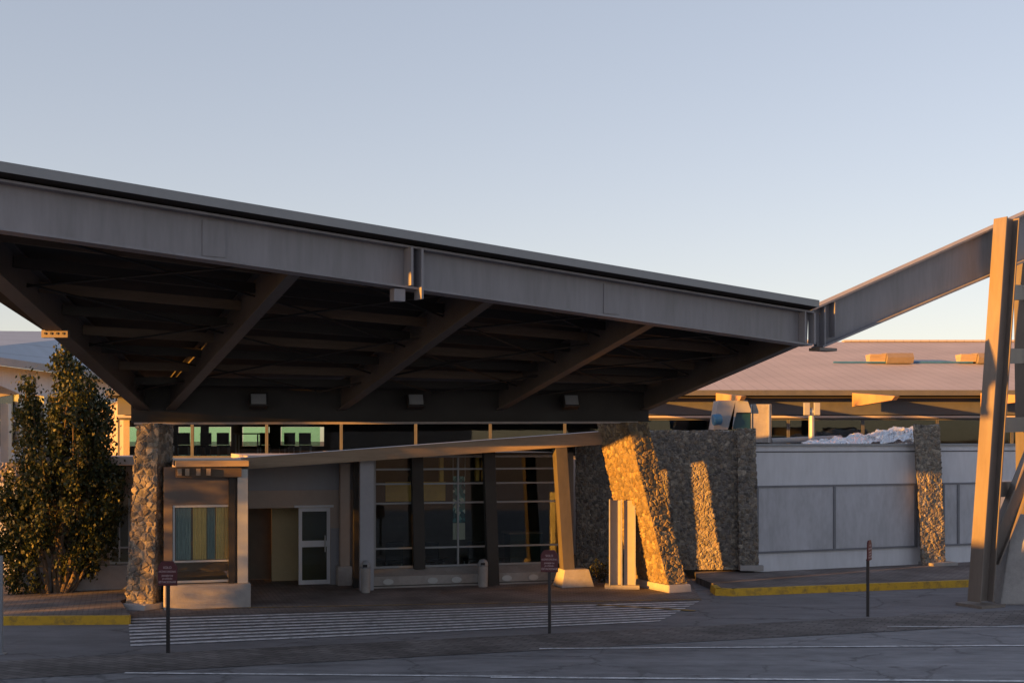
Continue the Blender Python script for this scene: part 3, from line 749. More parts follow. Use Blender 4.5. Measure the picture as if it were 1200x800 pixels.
# --- hall behind the glass
m = MB()
q = [F(425, Yg + .1, 0), F(672, Yg + .1, 0), F(672, Yg + .1, 0) + NB*7, F(425, Yg + .1, 0) + NB*7]
m.hexa([V((*p.xy, -.01)) for p in q], [V((*p.xy, .02)) for p in q]); m.build('hall_floor', M['infloor'], eb)
m = MB()
m.hexa([V((*p.xy, 3.31)) for p in q], [V((*p.xy, 3.36)) for p in q])
a, b, c, d = q
m.hexa([a, d, d + U*.15, a + U*.15], [V((*p.xy, 3.31)) for p in (a, d, d + U*.15, a + U*.15)])
m.hexa([b - U*.15, b, c, c - U*.15], [V((*p.xy, 3.31)) for p in (b - U*.15, b, c, c - U*.15)])
m.hexa([d + U*.15, c - U*.15, c - U*.15 + NB*.15, d + U*.15 + NB*.15], [V((*p.xy, 3.31)) for p in (d + U*.15, c - U*.15, c - U*.15 + NB*.15, d + U*.15 + NB*.15)])
m.build('hall_lining', M['inwall'], eb)
m = MB(); a = F(452, Yg + .8, 2.1); b = F(522, Yg + .8, 2.1); m.ext([a, b, b + V((0, 0, .5)), a + V((0, 0, .5))], NB*.05); m.build('wall_panel', M['suntint'], eb)  # amber board standing in for a sunlit patch in the hall
m = MB()
for px in (517, 559, 566): a = F(px, Yg + .5, 2.62); MB().box(a + V((0, 0, .34)), (.10, .12, .68), TH).build('hall_mullion', M['suntint'], eb)  # amber colour paints sunlight onto these uprights
flat = [F(p_, 33.6, 0) for p_ in (290, 670)]
m = MB(); q = [F(284, 34.2, 0), F(300, 34.2, 0), F(300, 34.2, 0) + NB*3, F(284, 34.2, 0) + NB*3]
q = [F(292, 34.25), F(672, 34.25), F(672, 34.25) + NB*6.2, F(292, 34.25) + NB*6.2]
m.hexa([V((*p.xy, 3.13)) for p in (q[0], F(424, 34.25), F(424, 34.25) + NB*6.2, q[3])], [V((*p.xy, 3.29)) for p in (q[0], F(424, 34.25), F(424, 34.25) + NB*6.2, q[3])])
m.build('roof_slab', M['slab'], eb)

# things inside the hall
bn_ = thing('hanging_banner', F(538, Yg + .5, 1.0), 'narrow teal and white mosaic banner hanging behind the glazing', 'banner')
def banner_mat():
    m_, nt_, bs_ = new_mat('teal_mosaic'); L = nt_.links.new
    tc = N(nt_, 'ShaderNodeTexCoord'); vo = N(nt_, 'ShaderNodeTexVoronoi'); vo.inputs['Scale'].default_value = 9
    L(tc.outputs['Object'], vo.inputs['Vector']); rp = N(nt_, 'ShaderNodeValToRGB'); rp.color_ramp.interpolation = 'CONSTANT'
    cs = [(.08, .30, .32), (.25, .60, .58), (.85, .9, .8), (.05, .14, .16)]
    rp.color_ramp.elements[0].color = (*cs[0], 1); rp.color_ramp.elements[1].color = (*cs[3], 1); rp.color_ramp.elements[1].position = .8
    e = rp.color_ramp.elements.new(.35); e.color = (*cs[1], 1); e = rp.color_ramp.elements.new(.6); e.color = (*cs[2], 1)
    sx = N(nt_, 'ShaderNodeSeparateXYZ'); L(vo.outputs['Color'], sx.inputs[0]); L(sx.outputs[0], rp.inputs[0]); L(rp.outputs[0], bs_.inputs['Base Color'])
    return m_
a = F(531, Yg + .5, 1.55); b = F(545, Yg + .5, 1.55); m = MB(); m.ext([a, b, b + V((0, 0, 1.2)), a + V((0, 0, 1.2))], NB*.03); m.build('cloth', banner_mat(), bn_)
m = MB(); m.ext([a - V((0, 0, .45)), b - V((0, 0, .45)), b - V((0, 0, .02)), a - V((0, 0, .02))], NB*.03); m.build('footer_panel', M['curtain'], bn_)
for q_ in (a, b): MB().tube(q_ + V((0, 0, 1.2)), q_ + V((0, 0, 1.76)), .012, n=6).build('hanger', M['alu'], bn_)
rc = thing('reception_counter', F(620, Yg + 2.6, .02), 'dark green reception counter inside the right bay of the glazed front', 'counter')
a = F(598, Yg + 2.4, .02); b = F(650, Yg + 2.4, .02); m = MB(); m.ext([a, b, b + V((0, 0, 1.05)), a + V((0, 0, 1.05))], NB*.6); m.build('front_board', M['green'], rc)
m = MB(); m.ext([a - U*.06 - NB*.06 + V((0, 0, 1.052)), b + U*.06 - NB*.06 + V((0, 0, 1.052)), b + U*.06 - NB*.06 + V((0, 0, 1.1)), a - U*.06 - NB*.06 + V((0, 0, 1.1))], NB*.75); m.build('worktop', M['timber'], rc)
def chair(base, rz, lab, group):
    o = thing('chair', base, lab, 'chair', group); rt = Matrix.Rotation(rz, 3, 'Z'); b0 = V(base)
    def bx(c, s): return MB().box(b0 + rt @ V(c), s, rot=rt)
    bx((0, 0, .45), (.46, .46, .07)).build('seat', M['fabric'], o)
    bx((0, .22, .74), (.46, .06, .46)).build('backrest', M['fabric'], o)
    for x in (-.2, .2):
        for y in (-.2, .2): bx((x, y, .21), (.035, .035, .41)).build('leg', M['alu'], o)
    return o
hc = chair(F(508, Yg + 1.4, .02), R(160), 'dark chair inside the hall, left of the hanging banner', 'chairs in the glazed hall')
for px, d, rz, lab in ((555, 1.5, 200, 'dark chair inside the hall, right of the hanging banner'), (462, 1.6, 185, 'dark chair inside the hall, behind the leftmost pane of the glazed front')):
    c = copy_tree(hc); c.location = F(px, Yg + d, .02); c.rotation_euler.z = R(rz - 160); set_label(c, lab)

# ================================================================== TERMINAL BUILDING BEHIND
tb = thing('terminal_building', (0, 41.2, 0), 'long terminal building behind, with rose grey sheet roof, dark eaves and a band of windows', 'building')
YW = 41.2; YE = 40.6
zE = zz(457.5, YE); zS = 4.44; zB = 3.1
rl, rr = -12.9, 32.0
# roof: eave to ridge
yr = 58.0; zr = zz(400.5, yr)
m = MB(); m.hexa([V((rl, YE, zE - .12)), V((rr, YE, zE - .12)), V((rr, yr, zr - .12)), V((rl, yr, zr - .12))], [V((rl, YE, zE)), V((rr, YE, zE)), V((rr, yr, zr)), V((rl, yr, zr))])
m.hexa([V((rl, yr + .01, zr - .12)), V((rr, yr + .01, zr - .12)), V((rr, yr + 9, zr - 1.8)), V((rl, yr + 9, zr - 1.8))], [V((rl, yr + .01, zr)), V((rr, yr + .01, zr)), V((rr, yr + 9, zr - 1.68)), V((rl, yr + 9, zr - 1.68))])
rf = m.build('roof', M['roof'], tb)
m = MB(); m.box(((rl + rr)/2, YE - .03, zE - .07), (rr - rl, .055, .17)); m.build('fascia', M['pframe'], tb)
m = MB()
for x0, x1 in ((8, 14.2), (15.0, 21.5), (22.2, 30)): m.box(((x0 + x1)/2, yr, zr + .03), (x1 - x0, .5, .09))
m.build('ridge_cap', M['roof'], tb)
m = MB(); y_ = 48.6; z_ = lerp(zE, zr, (y_ - YE)/(yr - YE)) + .06; m.tube((12.2, y_, z_), (17.5, y_, z_), .035, n=6); m.build('snow_guard', M['blue'], rf)
m = MB(); m.hexa([V((rl, YE + .1, zE - .24)), V((rr, YE + .1, zE - .24)), V((rr, YW, zE - .10)), V((rl, YW, zE - .10))], [V((rl, YE + .1, zE - .20)), V((rr, YE + .1, zE - .20)), V((rr, YW, zE - .06)), V((rl, YW, zE - .06))]); m.build('soffit', M['deck'], tb)
m = MB(); m.box((9.65, YW + .1, (zS + 5.2)/2 + .03), (44.7, .2, 5.2 - zS - .06)); m.build('wall', M['pframe'], tb)
m = MB(); m.box((9.65, YW + .02, zS - .005), (44.7, .36, .07)); m.build('lintel', M['slab'], tb)
m = MB(); m.box((9.65, YW + .1, zB/2), (44.7, .2, zB)); m.build('wall', M['beige'], tb)
for px in (697, 835, 992, 1140, 1290):
    X = (px - 600)/FPX*YW
    m = MB(); zt_, zl = zE - .1, zz(477, YW)
    pts = [V((X, YE - .08, zt_ + .02)), V((X, YE - .08, zl)), V((X, 36.3, zz(464.5, 36.3) - .1)), V((X, 36.0, zz(464, 36)))]
    m.ext(pts, (.14, 0, 0)); m.build('eave_bracket', M['eavetim'], tb)
# window band
xs = [-12.7 + 2.4*i for i in range(24)]
for i in range(len(xs) - 1):
    x0, x1 = xs[i] + .003, xs[i+1] - .003
    if x0 > 31: break
    m = MB()
    m.box(((x0 + x1)/2, YW + .05, zS - .075), (x1 - x0, .08, .07)); m.box(((x0 + x1)/2, YW + .05, zB + .04), (x1 - x0, .08, .08))
    m.box((x0 + .0225, YW + .05, (zB + .08 + zS - .11)/2), (.045, .08, zS - .11 - zB - .08)); m.box((x1 - .0225, YW + .05, (zB + .08 + zS - .11)/2), (.045, .08, zS - .11 - zB - .08))
    o = m.build('window', M['pframe'], tb)
    m = MB(); m.box(((x0 + x1)/2, YW + .05, (zB + zS)/2), (x1 - x0 - .1, .012, zS - zB - .14)); m.build('pane', M['dglass'] if x0 > -9 else M['cglass'], o)
# upper hall: floor, back wall with bright far windows on the left part
flq = [(-12.6, 41.5), (27, 41.5), (27, 59.9), (-19.4, 59.9)]
m = MB(); m.hexa([V((*p, 2.9)) for p in flq], [V((*p, 3.0)) for p in flq]); m.build('upper_floor', M['infloor'], tb)
m = MB(); m.hexa([V((*p, 4.95)) for p in flq], [V((*p, 5.05)) for p in flq]); m.build('upper_ceiling', M['inwall'], tb)
m = MB()
YR = 60.0
m.box((9.2, YR, 4.25), (36, .2, 2.5)); m.box((-14.2, YR, 3.2), (10.8, .2, .4)); m.box((-14.2, YR, 4.67), (10.8, .2, .74)); m.box((-19.2, YR, 3.85), (.6, .2, .9))
for x, w_ in ((-16.1, .9), (-14.4, .35), (-12.9, .5), (-11.1, .5), (-18.6, .6)): m.box((x, YR, 3.85), (w_, .2, .9))
m.build('rear_wall', M['inwall'], tb)
for x0, x1 in ((-15.6, -14.6), (-14.2, -13.2), (-12.6, -11.4), (-10.8, -9.0), (-18.2, -16.6)):
    m = MB(); m.box(((x0 + x1)/2, YR, 3.85), (x1 - x0, .02, .88)); m.build('rear_pane', M['gglass'], tb)
m = MB(); m.hexa([V(p) for p in ((-12.6, 41.5, 3.001), (-12.4, 41.5, 3.001), (-19.2, 59.88, 3.001), (-19.4, 59.88, 3.001))], [V(p) for p in ((-12.6, 41.5, 4.949), (-12.4, 41.5, 4.949), (-19.2, 59.88, 4.949), (-19.4, 59.88, 4.949))]); m.build('side_wall', M['beige'], tb)
m = MB(); m.box((27.1, 50.7, 3.97), (.3, 18, 1.9)); m.build('side_wall', M['inwall'], tb)
# roof vents
def vent(px, lab=None):
    Y = 48.8; X = (px - 600)/FPX*Y; z0 = lerp(zE, zr, (Y - YE)/(yr - YE))
    c = V((X, Y, z0)); m = MB(); w_ = .62
    prof = [(-.45, -.02), (.45, .02), (.6, .22), (.42, .40), (-.42, .37), (-.6, .2)]
    m.ext([c + V((-w_ + .2, y * .8, z)) for y, z in prof], (1.0, 0, 0)); o = m.build('roof_vent', M['tower'], rf)
    m = MB(); m.ext([c + V((-w_ - .42, y * .7, z + .05)) for y, z in ((-.3, .0), (.3, .0), (.5, .28), (-.5, .28))], (.6, 0, 0)); m.build('cowl', M['timber'], o)
for px in (1049, 1155): vent(px)

# upstairs chairs and tables seen in silhouette
up = []
for i, (px, Y, rz, lab) in enumerate((
    (215, 49.5, 10, 'upstairs chair at the left end of the row behind the window band'),
    (238, 49.8, -15, 'upstairs chair second in the row from the stone column by the tree'),
    (262, 49.2, 20, 'upstairs chair left of the tall upstairs table'),
    (310, 49.6, 0, 'upstairs chair right of the tall upstairs table'),
    (336, 49.4, -20, 'upstairs chair in front of the widest bright far pane'),
    (358, 50.0, 15, 'upstairs chair at the right end of the row behind the window band'))):
    b0 = V(((px - 600)/FPX*Y, Y, 3.0))
    if i == 0: first = chair(b0, R(rz), lab, 'chairs on the upper floor of the terminal'); r0_ = rz
    else:
        c = copy_tree(first); c.location = b0; c.rotation_euler.z = R(rz - r0_); set_label(c, lab)
t_ = thing('table', (-10.2, 49.5, 3.0), 'tall upstairs table among the chairs behind the window band', 'table')
MB().box((-10.2, 49.5, 3.93), (1.0, .7, .05)).build('tabletop', M['timber'], t_)
for x in (-.42, .42):
    for y in (-.28, .28): MB().box((-10.2 + x, 49.5 + y, 3.45), (.05, .05, .89)).build('leg', M['alu'], t_)

# ================================================================== LEFT WING
lw = thing('side_wing', (-24, 60, 0), 'two storey terminal wing with blue grey roof, far left behind the tree', 'building')
e0, e1 = P(-60, 415, 52), P(165, 462, 76)
e1 = V((e1.x, e1.y, e0.z))
t0_, t1_ = P(-160, 389, 66), P(150, 391, 90)
m = MB(); m.hexa([e0, e1, t1_, t0_], [p + V((0, 0, .12)) for p in (e0, e1, t1_, t0_)]); m.build('roof', M['broof'], lw)
m = MB(); m.bar(e0 + V((.05, -.05, .0)), e1 + V((.05, -.05, .0)), .12, .34); m.build('fascia', M['slab'], lw)
dE = (e1 - e0).normalized(); inn = V((-dE.y, dE.x, 0)); inn.normalize()
wa, wb = e0 + inn*1.0, e1 + inn*1.0
def wseg(t0, t1, z0, z1, off=0.0, th=.2):
    a, b = lerp(wa, wb, t0) - inn*off, lerp(wa, wb, t1) - inn*off
    q = [V((*p.xy, z0)) for p in (a, b, b + inn*th, a + inn*th)]
    return q, [V((p.x, p.y, z1)) for p in q]
ztopw = e0.z - .05
m = MB(); m.hexa(*wseg(0, 1, 5.9, ztopw)); m.build('wall', M['white'], lw)
m = MB(); m.hexa(*wseg(0, 1, 0, 3.3)); m.build('wall', M['white'], lw)
for i in range(8):
    t0, t1 = i/8, (i + 1)/8
    m = MB(); m.hexa(*wseg(t0, t0 + .02, 3.31, 5.89, .05, .25)); m.hexa(*wseg(t0 + .021, t1 - .001, 4.55, 4.65)); m.hexa(*wseg(t0 + .021, t1 - .001, 3.31, 3.4)); o = m.build('window', M['alu'], lw)
    m = MB(); m.hexa(*wseg(t0 + .02, t1, 3.35, 5.88, -.1, .02)); m.build('pane', M['dglass'], o)
m = MB(); q, t = wseg(0, 1, 0, 5.9, -3, .2); m.hexa(q, t); m.build('inner_wall', M['inwall'], lw)
for px, Yc in ((2, 57), (75, 66)):
    X = (px - 600)/FPX*Yc
    m = MB(); m.ext([V((X - 1.6, Yc, 5.35)), V((X + .75, Yc, 5.75)), V((X - .1, Yc, 6.1)), V((X - 1.6, Yc, 6.1))], (0, .2, 0)); m.build('eave_bracket', M['timber'], lw)
    m = MB(); m.box((X + .15, Yc + .1, 2.65), (.36, .36, 5.3)); m.build('post', M['alu'], lw)

# low white boundary wall with a stone coping, far left behind the tree
bw = thing('boundary_wall', P(10, 0, 34).xy.to_3d(), 'white rendered wall with cobble stone top, behind the tree at the left edge', 'wall')
m = MB(); fbox(m, -120, 92, KH, 2.6, 37.5, .25); m.build('wall_face', M['white'], bw)
a, b = F(-120, 37.42), F(92, 37.42)
stonework('cobble_top', [V((*p.xy, 2.61)) for p in (a, b, b + NB*.4, a + NB*.4)], [V((*p.xy, 3.1)) for p in (a, b, b + NB*.4, a + NB*.4)], bw, cell=.2, step=.05, disp=.04, pal=[(.36, .30, .28), (.42, .36, .33), (.3, .26, .25)])

# ================================================================== WHITE WALL ON THE RIGHT
ww = thing('white_wall', (9.8, 35.5, KH), 'long white rendered wall with grey framed boards, right of the rubble stone wall', 'wall')
wa, wb = V((6.35, 34.15, 0)), V((13.5, 37.15, 0)); wdir = (wb - wa).normalized(); wn = V((wdir.y, -wdir.x, 0))
def wbox(m, px0, px1, z0, z1, off, th):
    a, b = on_line(wa, wb, px0) + wn*off, on_line(wa, wb, px1) + wn*off
    q = [V((*p.xy, z0)) for p in (a, b, b - wn*th, a - wn*th)]
    m.hexa(q, [V((p.x, p.y, z1)) for p in q]); return m
wtop = 3.53
m = MB(); wbox(m, 884, 1420, KH, wtop, 0, .3); m.build('wall_face', M['white'], ww)
m = MB(); wbox(m, 884, 1420, wtop + .002, wtop + .06, .05, .4); m.build('coping', M['gray'], ww)
m = MB(); wbox(m, 884, 1420, 3.36, 3.39, .012, .011); m.build('drip_groove', M['pframe'], ww)
for p0, p1, mid in ((886, 1074, 977), (1104, 1300, 1122)):
    m = MB(); z0, z1 = .66, 2.47
    wbox(m, p0, p1, z1 - .05, z1, .05, .048); wbox(m, p0, p1, z0, z0 + .05, .05, .048)
    wbox(m, p0, p0 + 2, z0 + .05, z1 - .05, .05, .048); wbox(m, p1 - 3.5, p1, z0 + .05, z1 - .05, .05, .048); wbox(m, mid - 1.3, mid + 1.3, z0 + .05, z1 - .05, .05, .048)
    fo = m.build('board_frame', M['bframe'], ww)
    for q0, q1 in ((p0 + 2, mid - 1.3), (mid + 1.3, p1 - 3.5)):
        m = MB(); wbox(m, q0 + .02, q1 - .02, z0 + .052, z1 - .052, .025, .022); m.build('board', M['panel'], fo)
sp_ = thing('stone_pier', (12.0, 36.4, KH), 'leaning rubble stone pier in front of the white wall, tip lit orange', 'pier')
pa = [P(1081, 0, 35.9).xy, P(1108, 0, 36.2).xy, P(1106, 0, 36.9).xy, P(1079, 0, 36.6).xy]
pt = [P(1072, 0, 35.9).xy, P(1101, 0, 36.2).xy, P(1099, 0, 36.9).xy, P(1070, 0, 36.6).xy]
stonework('shaft', [V((*p, KH)) for p in pa], [V((*p, 4.1)) for p in pt], sp_, cell=.10, step=.025, disp=.026, mortar=(.2, .19, .17), ragged=.06)
MB().box((12.0, 36.3, KH + .04), (.85, .9, .08), R(22)).build('footing', M['gconc'], sp_)

# plant on the flat roof behind the white wall
rs = MB(); rs.hexa([V((4.6, 35.0, 3.2)), V((7.2, 35.0, 3.2)), V((18, 39.5, 3.2)), V((18, 41.0, 3.2)), V((3.2, 41.0, 3.2)), V((3.2, 35.0, 3.2))], [V((4.6, 35.0, 3.35)), V((7.2, 35.0, 3.35)), V((18, 39.5, 3.35)), V((18, 41.0, 3.35)), V((3.2, 41.0, 3.35)), V((3.2, 35.0, 3.35))])
rso = rs.build('plant_roof', M['slab'], ww)
hv = thing('roof_ventilator', P(858, 500, 36.5), 'grey hooded roof ventilator with dark opening and blue motor, on top of the stone wall', 'ventilator')
Yh = 36.5
def Q(px, py, dy=0): return P(px, py, Yh) + V((0, dy, 0))
m = MB(); m.ext([Q(836, 503), Q(858, 503), Q(862, 469), Q(842, 469)], (0, .9, 0)); m.build('body', M['hvac'], hv)
m = MB(); m.ext([Q(853, 503), Q(858.2, 503), Q(863, 483), Q(880, 483), Q(880, 480), Q(876, 469), Q(862.2, 469)], (0, .9, 0)); m.build('hood', M['hvac'], hv)
m = MB(); m.ext([Q(859, 502, .12), Q(880, 502, .12), Q(880, 483.5, .12), Q(863.4, 483.5, .12)], (0, .6, 0)); m.build('opening', M['teal'], hv)
m = MB(); m.tube(Q(834, 492, -.22), Q(844, 491, -.18), .17, .15, n=14); m.build('motor', M['blue'], hv, bevel=.03)
cb = thing('roof_cabinet', P(892, 518, 36.6), 'plain grey metal cabinet standing on the roof beside the ventilator', 'cabinet')
m = MB(); m.box(P(891, 496, 36.9), (.54, .5, 1.1)); m.build('body', M['gconc'], cb, bevel=.01)
m = MB(); m.box(P(901, 496, 36.63), (.03, .02, 1.1)); m.box(P(880.5, 496, 36.63), (.03, .02, 1.1)); m.build('edge_trim', M['alu'], cb)
an = thing('antenna', P(951, 520, 37.2), 'white twin panel antenna on a short pole above the white wall', 'antenna')
m = MB(); a = P(951, 519, 37.2); m.tube(V((a.x, a.y, 3.35)), P(951, 478, 37.2), .085, n=10); m.build('pole', M['alu'], an)
for px in (945.3, 957.2):
    m = MB(); m.box(P(px, 479, 37.1), (.17, .12, .36)); m.build('panel', M['hvac'], an, bevel=.01)
m = MB(); m.box(P(951.2, 482, 37.12), (.16, .06, .08)); m.build('clamp', M['alu'], an)
dp = MB(); dp.tube(P(903, 516.5, 36.8), P(985, 513, 38.2), .085, n=12); tag(dp.build('roof_pipe', M['gray'], base=P(940, 515, 37.4), smooth=False), 'grey blue pipe lying on the roof between cabinet and crumpled foil', 'pipe')
# crumpled foil sheet
fo = bmesh.new(); nx, ny = 90, 24; gv = []
for i in range(nx + 1):
    row = []
    for j in range(ny + 1):
        u, v = i/nx, j/ny
        px = lerp(940, 1082, u); Y = lerp(36.3, 37.4, u) + v*1.3
        top = lerp(519, 498, u)
        z = lerp(3.36, zz(top, lerp(36.9, 37.9, u)), math.sin(math.pi*min(1, .15 + v*.8)))
        p = V(((px - 600)/FPX*Y, Y, z)); q = noise.noise_vector(p*3.2)*.10 + noise.noise_vector(p*8)*.09
        row.append(fo.verts.new(p + q))
    gv.append(row)
for i in range(nx):
    for j in range(ny): fo.faces.new((gv[i][j], gv[i+1][j], gv[i+1][j+1], gv[i][j+1]))
mb = MB(); mb.bm.free(); mb.bm = fo
fob = mb.build('foil_sheet', M['foil'], base=(10.3, 37, 3.36), recalc=True); sm_ = fob.modifiers.new('thick', 'SOLIDIFY'); sm_.thickness = .01
tag(fob, 'heap of crumpled silver foil sheeting on the roof behind the white wall', 'foil sheet')

# ================================================================== SMALL THINGS OUTSIDE
def sign(base, rz, lab):
    o = thing('information_sign', base, lab, 'sign', 'maroon signs on posts')
    b0 = V(base)
    m = MB(); m.box(b0 + V((0, 0, .60)), (.055, .055, 1.2)); m.build('post', M['blackm'], o)
    w_, h_ = .165, .21; c = b0 + V((0, -.045, 1.39))
    pts = [(-w_, -h_), (w_, -h_), (w_, h_ - .09), (w_ - .07, h_), (-w_ + .07, h_), (-w_, h_ - .09)]
    m = MB(); m.ext([c + V((x, 0, z)) for x, z in pts], (0, .03, 0)); pl_ = m.build('plate', M['maroon'], o)
    m = MB(); m.box(b0 + V((0, 0, 1.38)), (.05, .03, .36)); m.box(b0 + V((0, .0, 1.19)), (.16, .04, .03)); m.build('bracket', M['blackm'], o)
    rows_ = (('SOLO', .045, .10), ('ASCENSO DESCENSO', .036, .03), ('pasajeros', .042, -.035), ('prohibido', .036, -.09), ('ESTACIONAR', .042, -.15))
    for txt, size, dz in rows_:
        cu_ = bpy.data.curves.new('lettering', 'FONT'); cu_.body = txt; cu_.size = size*1.25; cu_.align_x = 'CENTER'; cu_.align_y = 'CENTER'; cu_.extrude = .001
        to = bpy.data.objects.new('tmp', cu_); COL.objects.link(to)
        dg_ = bpy.context.evaluated_depsgraph_get(); me = bpy.data.meshes.new_from_object(to.evaluated_get(dg_))
        bpy.data.objects.remove(to)
        mx = max(abs(v.co.x) for v in me.vertices); s_x = min(1, .15 / mx)
        for v in me.vertices: v.co = V((v.co.x*s_x, -.048 - v.co.z, 1.39 + dz + v.co.y))
        me.materials.append(M['ltext'])
        t = bpy.data.objects.new('lettering', me); COL.objects.link(t); t.parent = pl_
    return o
s1 = sign(G(197, 765), 0, 'maroon sign on a post in front of the stone column beside the tree')
for px, py, rz, lab in ((644, 742, -8, 'maroon sign on a post in front of the glazed entrance, beside the orange lit post'), (1017, 722, 62, 'maroon sign turned nearly edge on, in front of the white wall')):
    c = copy_tree(s1); c.location = G(px, py); c.rotation_euler.z = R(rz); set_label(c, lab)
pl_ = thing('marker_post', G(1.5, 766), 'thin grey post cut off by the left edge of the picture', 'post')
b0 = G(1.0, 766); MB().box(b0 + V((0, 0, .85)), (.06, .06, 1.7)).build('pole', M['gray'], pl_); MB().box(b0 + V((0, 0, .01)), (.16, .16, .02)).build('base_plate', M['gray'], pl_)

def bin_(base, lab):
    o = thing('litter_bin', base, lab, 'bin', 'litter bins outside the entrance')
    MB().lathe(base, [(.11, 0), (.12, .02), (.125, .5), (.12, .52)], 18).build('drum', M['gconc'], o, smooth=False)
    MB().lathe(base, [(.12, .522), (.13, .54), (.12, .62), (.08, .68), (.025, .70)], 18).build('lid', M['gray'], o, smooth=True)
    MB().box(V(base) + V((0, -.115, .585)), (.11, .04, .06)).build('slot', M['dark'], o)
    return o
b1 = bin_(G(566, 687.5) + V((0, -.05, .012)), 'grey litter bin with domed lid in front of the middle post of the glazing')
c = copy_tree(b1); c.location = G(429, 694) + V((0, -.1, .012)); c.scale = (.95, .95, 1.12); set_label(c, 'grey litter bin with domed lid in front of the wide blue grey post')

py = thing('metal_pylon', (2.74, 31.7, 0), 'upright beige metal pylon of two panels in front of the leaning stone column', 'pylon')
g0 = V((2.74, 31.7, 0))
for dx, w_, dyy in ((-.17, .27, 0), (.17, .26, -.05)):
    MB().box(g0 + V((dx, .1 + dyy, 1.15)), (w_, .14, 2.1), R(-6)).build('panel', M['slab'], py, bevel=.006)
for dx in (-.32, -.02, .31): MB().box(g0 + V((dx, .02, 1.16)), (.025, .24, 2.14), R(-6)).build('edge_strip', M['alu'], py)
MB().box(g0 + V((0, .1, .06)), (.86, .45, .1), R(-6)).build('base', M['gconc'], py, bevel=.01)

# ================================================================== VEGETATION
def leaves(mb, c, n, rad, size, rnd, up=.4):
    for _ in range(n):
        d = V((rnd.gauss(0, 1), rnd.gauss(0, 1), rnd.gauss(0, 1)))
        p = c + V((d.x*rad[0], d.y*rad[1], d.z*rad[2])) * .5
        ax = V((rnd.uniform(-1, 1), rnd.uniform(-1, 1), rnd.uniform(-.3, 1) + up)).normalized()
        sd_ = ax.cross(V((rnd.uniform(-1, 1), rnd.uniform(-1, 1), rnd.uniform(-1, 1))))
        if sd_.length < .1: continue
        sd_.normalize(); L_ = size * rnd.uniform(.6, 1.35); W_ = L_ * .30
        mb.bm.faces.new([mb.bm.verts.new(q) for q in (p - ax*L_*.5, p + sd_*W_, p + ax*L_*.5, p - sd_*W_)])
rnd = random.Random(11)
TYY = 29.6
tr = thing('tree', P(66, 702, TYY).xy.to_3d() + V((0, 0, KH)), 'dark bushy multi stemmed tree with orange lit top, at the left beside the stone column', 'tree')
lobes = [  # px, py, rx, ry, weight, dy
    (80, 440, 17, 30, 9, 0), (88, 480, 32, 46, 20, 0), (112, 500, 24, 44, 14, .1), (33, 478, 12, 42, 9, -.1), (45, 530, 26, 45, 14, 0),
    (80, 545, 48, 50, 26, 0), (60, 600, 56, 52, 30, 0), (112, 590, 30, 66, 20, .1), (18, 585, 16, 38, 8, -.1), (14, 650, 16, 42, 9, -.2),
    (62, 650, 46, 38, 8, .15), (112, 648, 24, 34, 6, .1), (132, 575, 14, 34, 5, .1), (24, 688, 16, 14, 2, -.1), (3, 600, 12, 28, 3, -.2)]
lv = MB(); tips = []
pxm = TYY / FPX
for (px, py_, rx, ry, wt, dy) in lobes:
    c0 = P(px, py_, TYY + dy); rxx, rzz = rx*pxm, ry*pxm; ryy = min(1.1, rxx*1.15 + .1)
    for _ in range(int(wt * 3.4)):
        while True:
            d = V((rnd.uniform(-1, 1), rnd.uniform(-1, 1), rnd.uniform(-1, 1)))
            if .2 < d.length < 1: break
        c = c0 + V((d.x*rxx, d.y*ryy, d.z*rzz))
        if rnd.random() < .4: tips.append(c)
        leaves(lv, c, rnd.randint(38, 64), (.17, .17, .30), .098, rnd, .5)
lv.build('crown', M['leaf'], tr, recalc=False)
tk = MB(); b0 = V(tr.location)
def limb(a, b, r0, r1, k=5, wob=.05):
    prev = a; pr = r0
    for i in range(1, k + 1):
        t = i/k; p = lerp(a, b, t) + V((rnd.gauss(0, wob), rnd.gauss(0, wob), 0)) * (1 if i < k else 0); rr_ = lerp(r0, r1, t)
        tk.tube(prev, p, pr, rr_, n=7); prev, pr = p, rr_
for px, py_, dx in ((30, 450, -.15), (55, 540, -.08), (80, 430, 0), (95, 470, .05), (115, 500, .12), (128, 560, .18), (15, 600, -.22), (70, 520, .02), (8, 640, -.3), (118, 640, .25)):
    limb(b0 + V((dx, rnd.uniform(-.12, .12), -.05)), P(px, py_, TYY + rnd.uniform(-.25, .25)), rnd.uniform(.04, .065), .012, 7, .05)
for c in tips[:90]:
    base_ = b0 + V((rnd.uniform(-.2, .2), 0, rnd.uniform(.25, .6) * (c.z - b0.z)))
    base_.x = lerp(base_.x, c.x, .55); limb(base_, c, .014, .005, 3, .03)
tk.build('trunk', M['bark'], tr)
bu = thing('bush', G(702, 684), 'small dark bush between the orange lit post and the metal pylon', 'bush')
lv = MB(); c0 = G(702, 684) + V((0, .3, .28))
for _ in range(26):
    d = V((rnd.gauss(0, .17), rnd.gauss(0, .17), rnd.gauss(0, .13))); leaves(lv, c0 + d, 26, (.12, .12, .14), .055, rnd, .3)
lv.build('foliage', M['bleaf'], bu, recalc=False)
tk = MB()
for _ in range(7): limb(G(702, 684) + V((rnd.uniform(-.05, .05), .3, .0)), c0 + V((rnd.gauss(0, .14), rnd.gauss(0, .14), rnd.uniform(0, .15))), .012, .004, 3, .02)
tk.build('stems', M['bark'], bu)

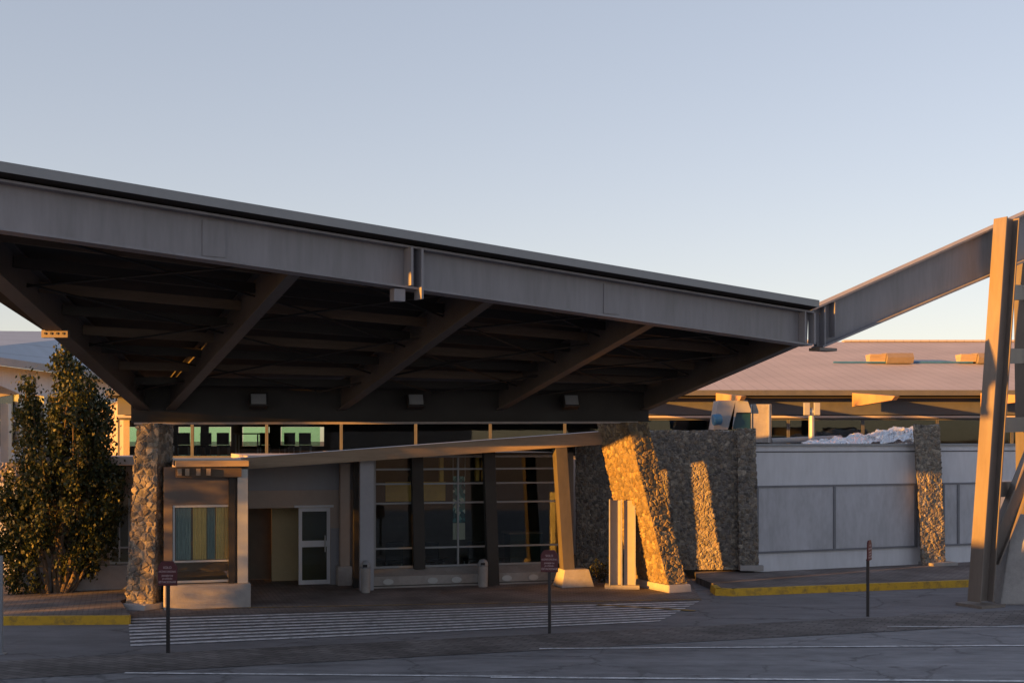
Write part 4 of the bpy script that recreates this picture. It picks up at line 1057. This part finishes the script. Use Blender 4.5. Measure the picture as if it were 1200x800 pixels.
# ================================================================== UNSEEN BUILDING (left of the picture), added to shade the forecourt
WP = V((-SUN_AZ.y, SUN_AZ.x, 0)); WP = -WP if WP.y < 0 else WP       # plan axis across the sun
def AW(a, w, z=0): p = SUN_AZ*a + WP*w; return V((p.x, p.y, z))
sv = thing('added_shade_building', AW(10, 18), 'low pale building left of the forecourt, unseen, added to cast shade', 'building')
ang = math.atan2(SUN_AZ.y, SUN_AZ.x)
def block(m, a0, a1, w0, w1, z0, z1): m.hexa([AW(a0, w0, z0), AW(a1, w0, z0), AW(a1, w1, z0), AW(a0, w1, z0)], [AW(a0, w0, z1), AW(a1, w0, z1), AW(a1, w1, z1), AW(a0, w1, z1)]); return m
SVH = 4.6; SVW = 24.3
block(MB(), 7, 16, -6, SVW, 0, SVH).build('wall', M['beige'], sv)
block(MB(), 6.9, 16.1, -6.1, SVW + .1, SVH + .002, SVH + .12).build('roof', M['gray'], sv)
for i in range(10):
    w0 = -4 + i*3; f = block(MB(), 6.94, 6.99, w0, w0 + 1.4, 1.0, 2.4).build('window', M['alu'], sv)
    block(MB(), 6.925, 6.935, w0 + .08, w0 + 1.32, 1.08, 2.32).build('pane', M['dglass'], f)


pw = thing('added_shade_wall', AW(10, 25.5), 'plain rendered wall beside the added building, unseen, added to cast shade', 'wall')  # unseen wall, added to keep low sun off kerb and forecourt
block(MB(), 10, 10.25, SVW + .002, 27.2, 0, 3.1).build('wall_face', M['beige'], pw)
block(MB(), 9.95, 10.3, SVW + .102, 27.25, 3.102, 3.18).build('coping', M['conc'], pw)
# three poplars beyond it; their thin crowns dapple the low sun on the entrance
def poplar(a, w, h, r, clumps, lab, seed):
    b = AW(a, w); o = thing('poplar_tree', b, lab, 'tree', 'poplars left of the forecourt'); rn = random.Random(seed)
    lv = MB()
    for _ in range(clumps):
        t = rn.random(); rad = r * (1.12 - .42*t) * min(1, t * 6) * min(1, (1.03 - t) * 5); q = rn.uniform(0, 6.283); k = math.sqrt(rn.random()) * rad
        leaves(lv, b + V((math.cos(q)*k, math.sin(q)*k, .5 + t * (h - .6))), rn.randint(22, 40), (.26, .26, .42), .15, rn, .5)
    lv.build('crown', M['leaf'], o, recalc=False)
    tk = MB(); tk.tube(b - V((0, 0, .1)), b + V((0, 0, h * .9)), .16, .03, n=8)
    for _ in range(14):
        t = rn.uniform(.12, .75); q = rn.uniform(0, 6.283)
        tk.tube(b + V((0, 0, h*t)), b + V((math.cos(q)*r*.6, math.sin(q)*r*.6, h*t + r*1.2)), .04, .012, n=6)
    tk.build('trunk', M['bark'], o)
poplar(9.5, 28.5, 9.1, 1.42, 300, 'tall poplar nearest to the added shade wall, outside the picture', 3)
poplar(10.5, 30.9, 6.6, 1.1, 60, 'middle poplar of three outside the picture, the lowest one', 4)
poplar(10.0, 33.3, 8.5, 1.2, 90, 'poplar farthest from the added shade wall, outside the picture', 5)
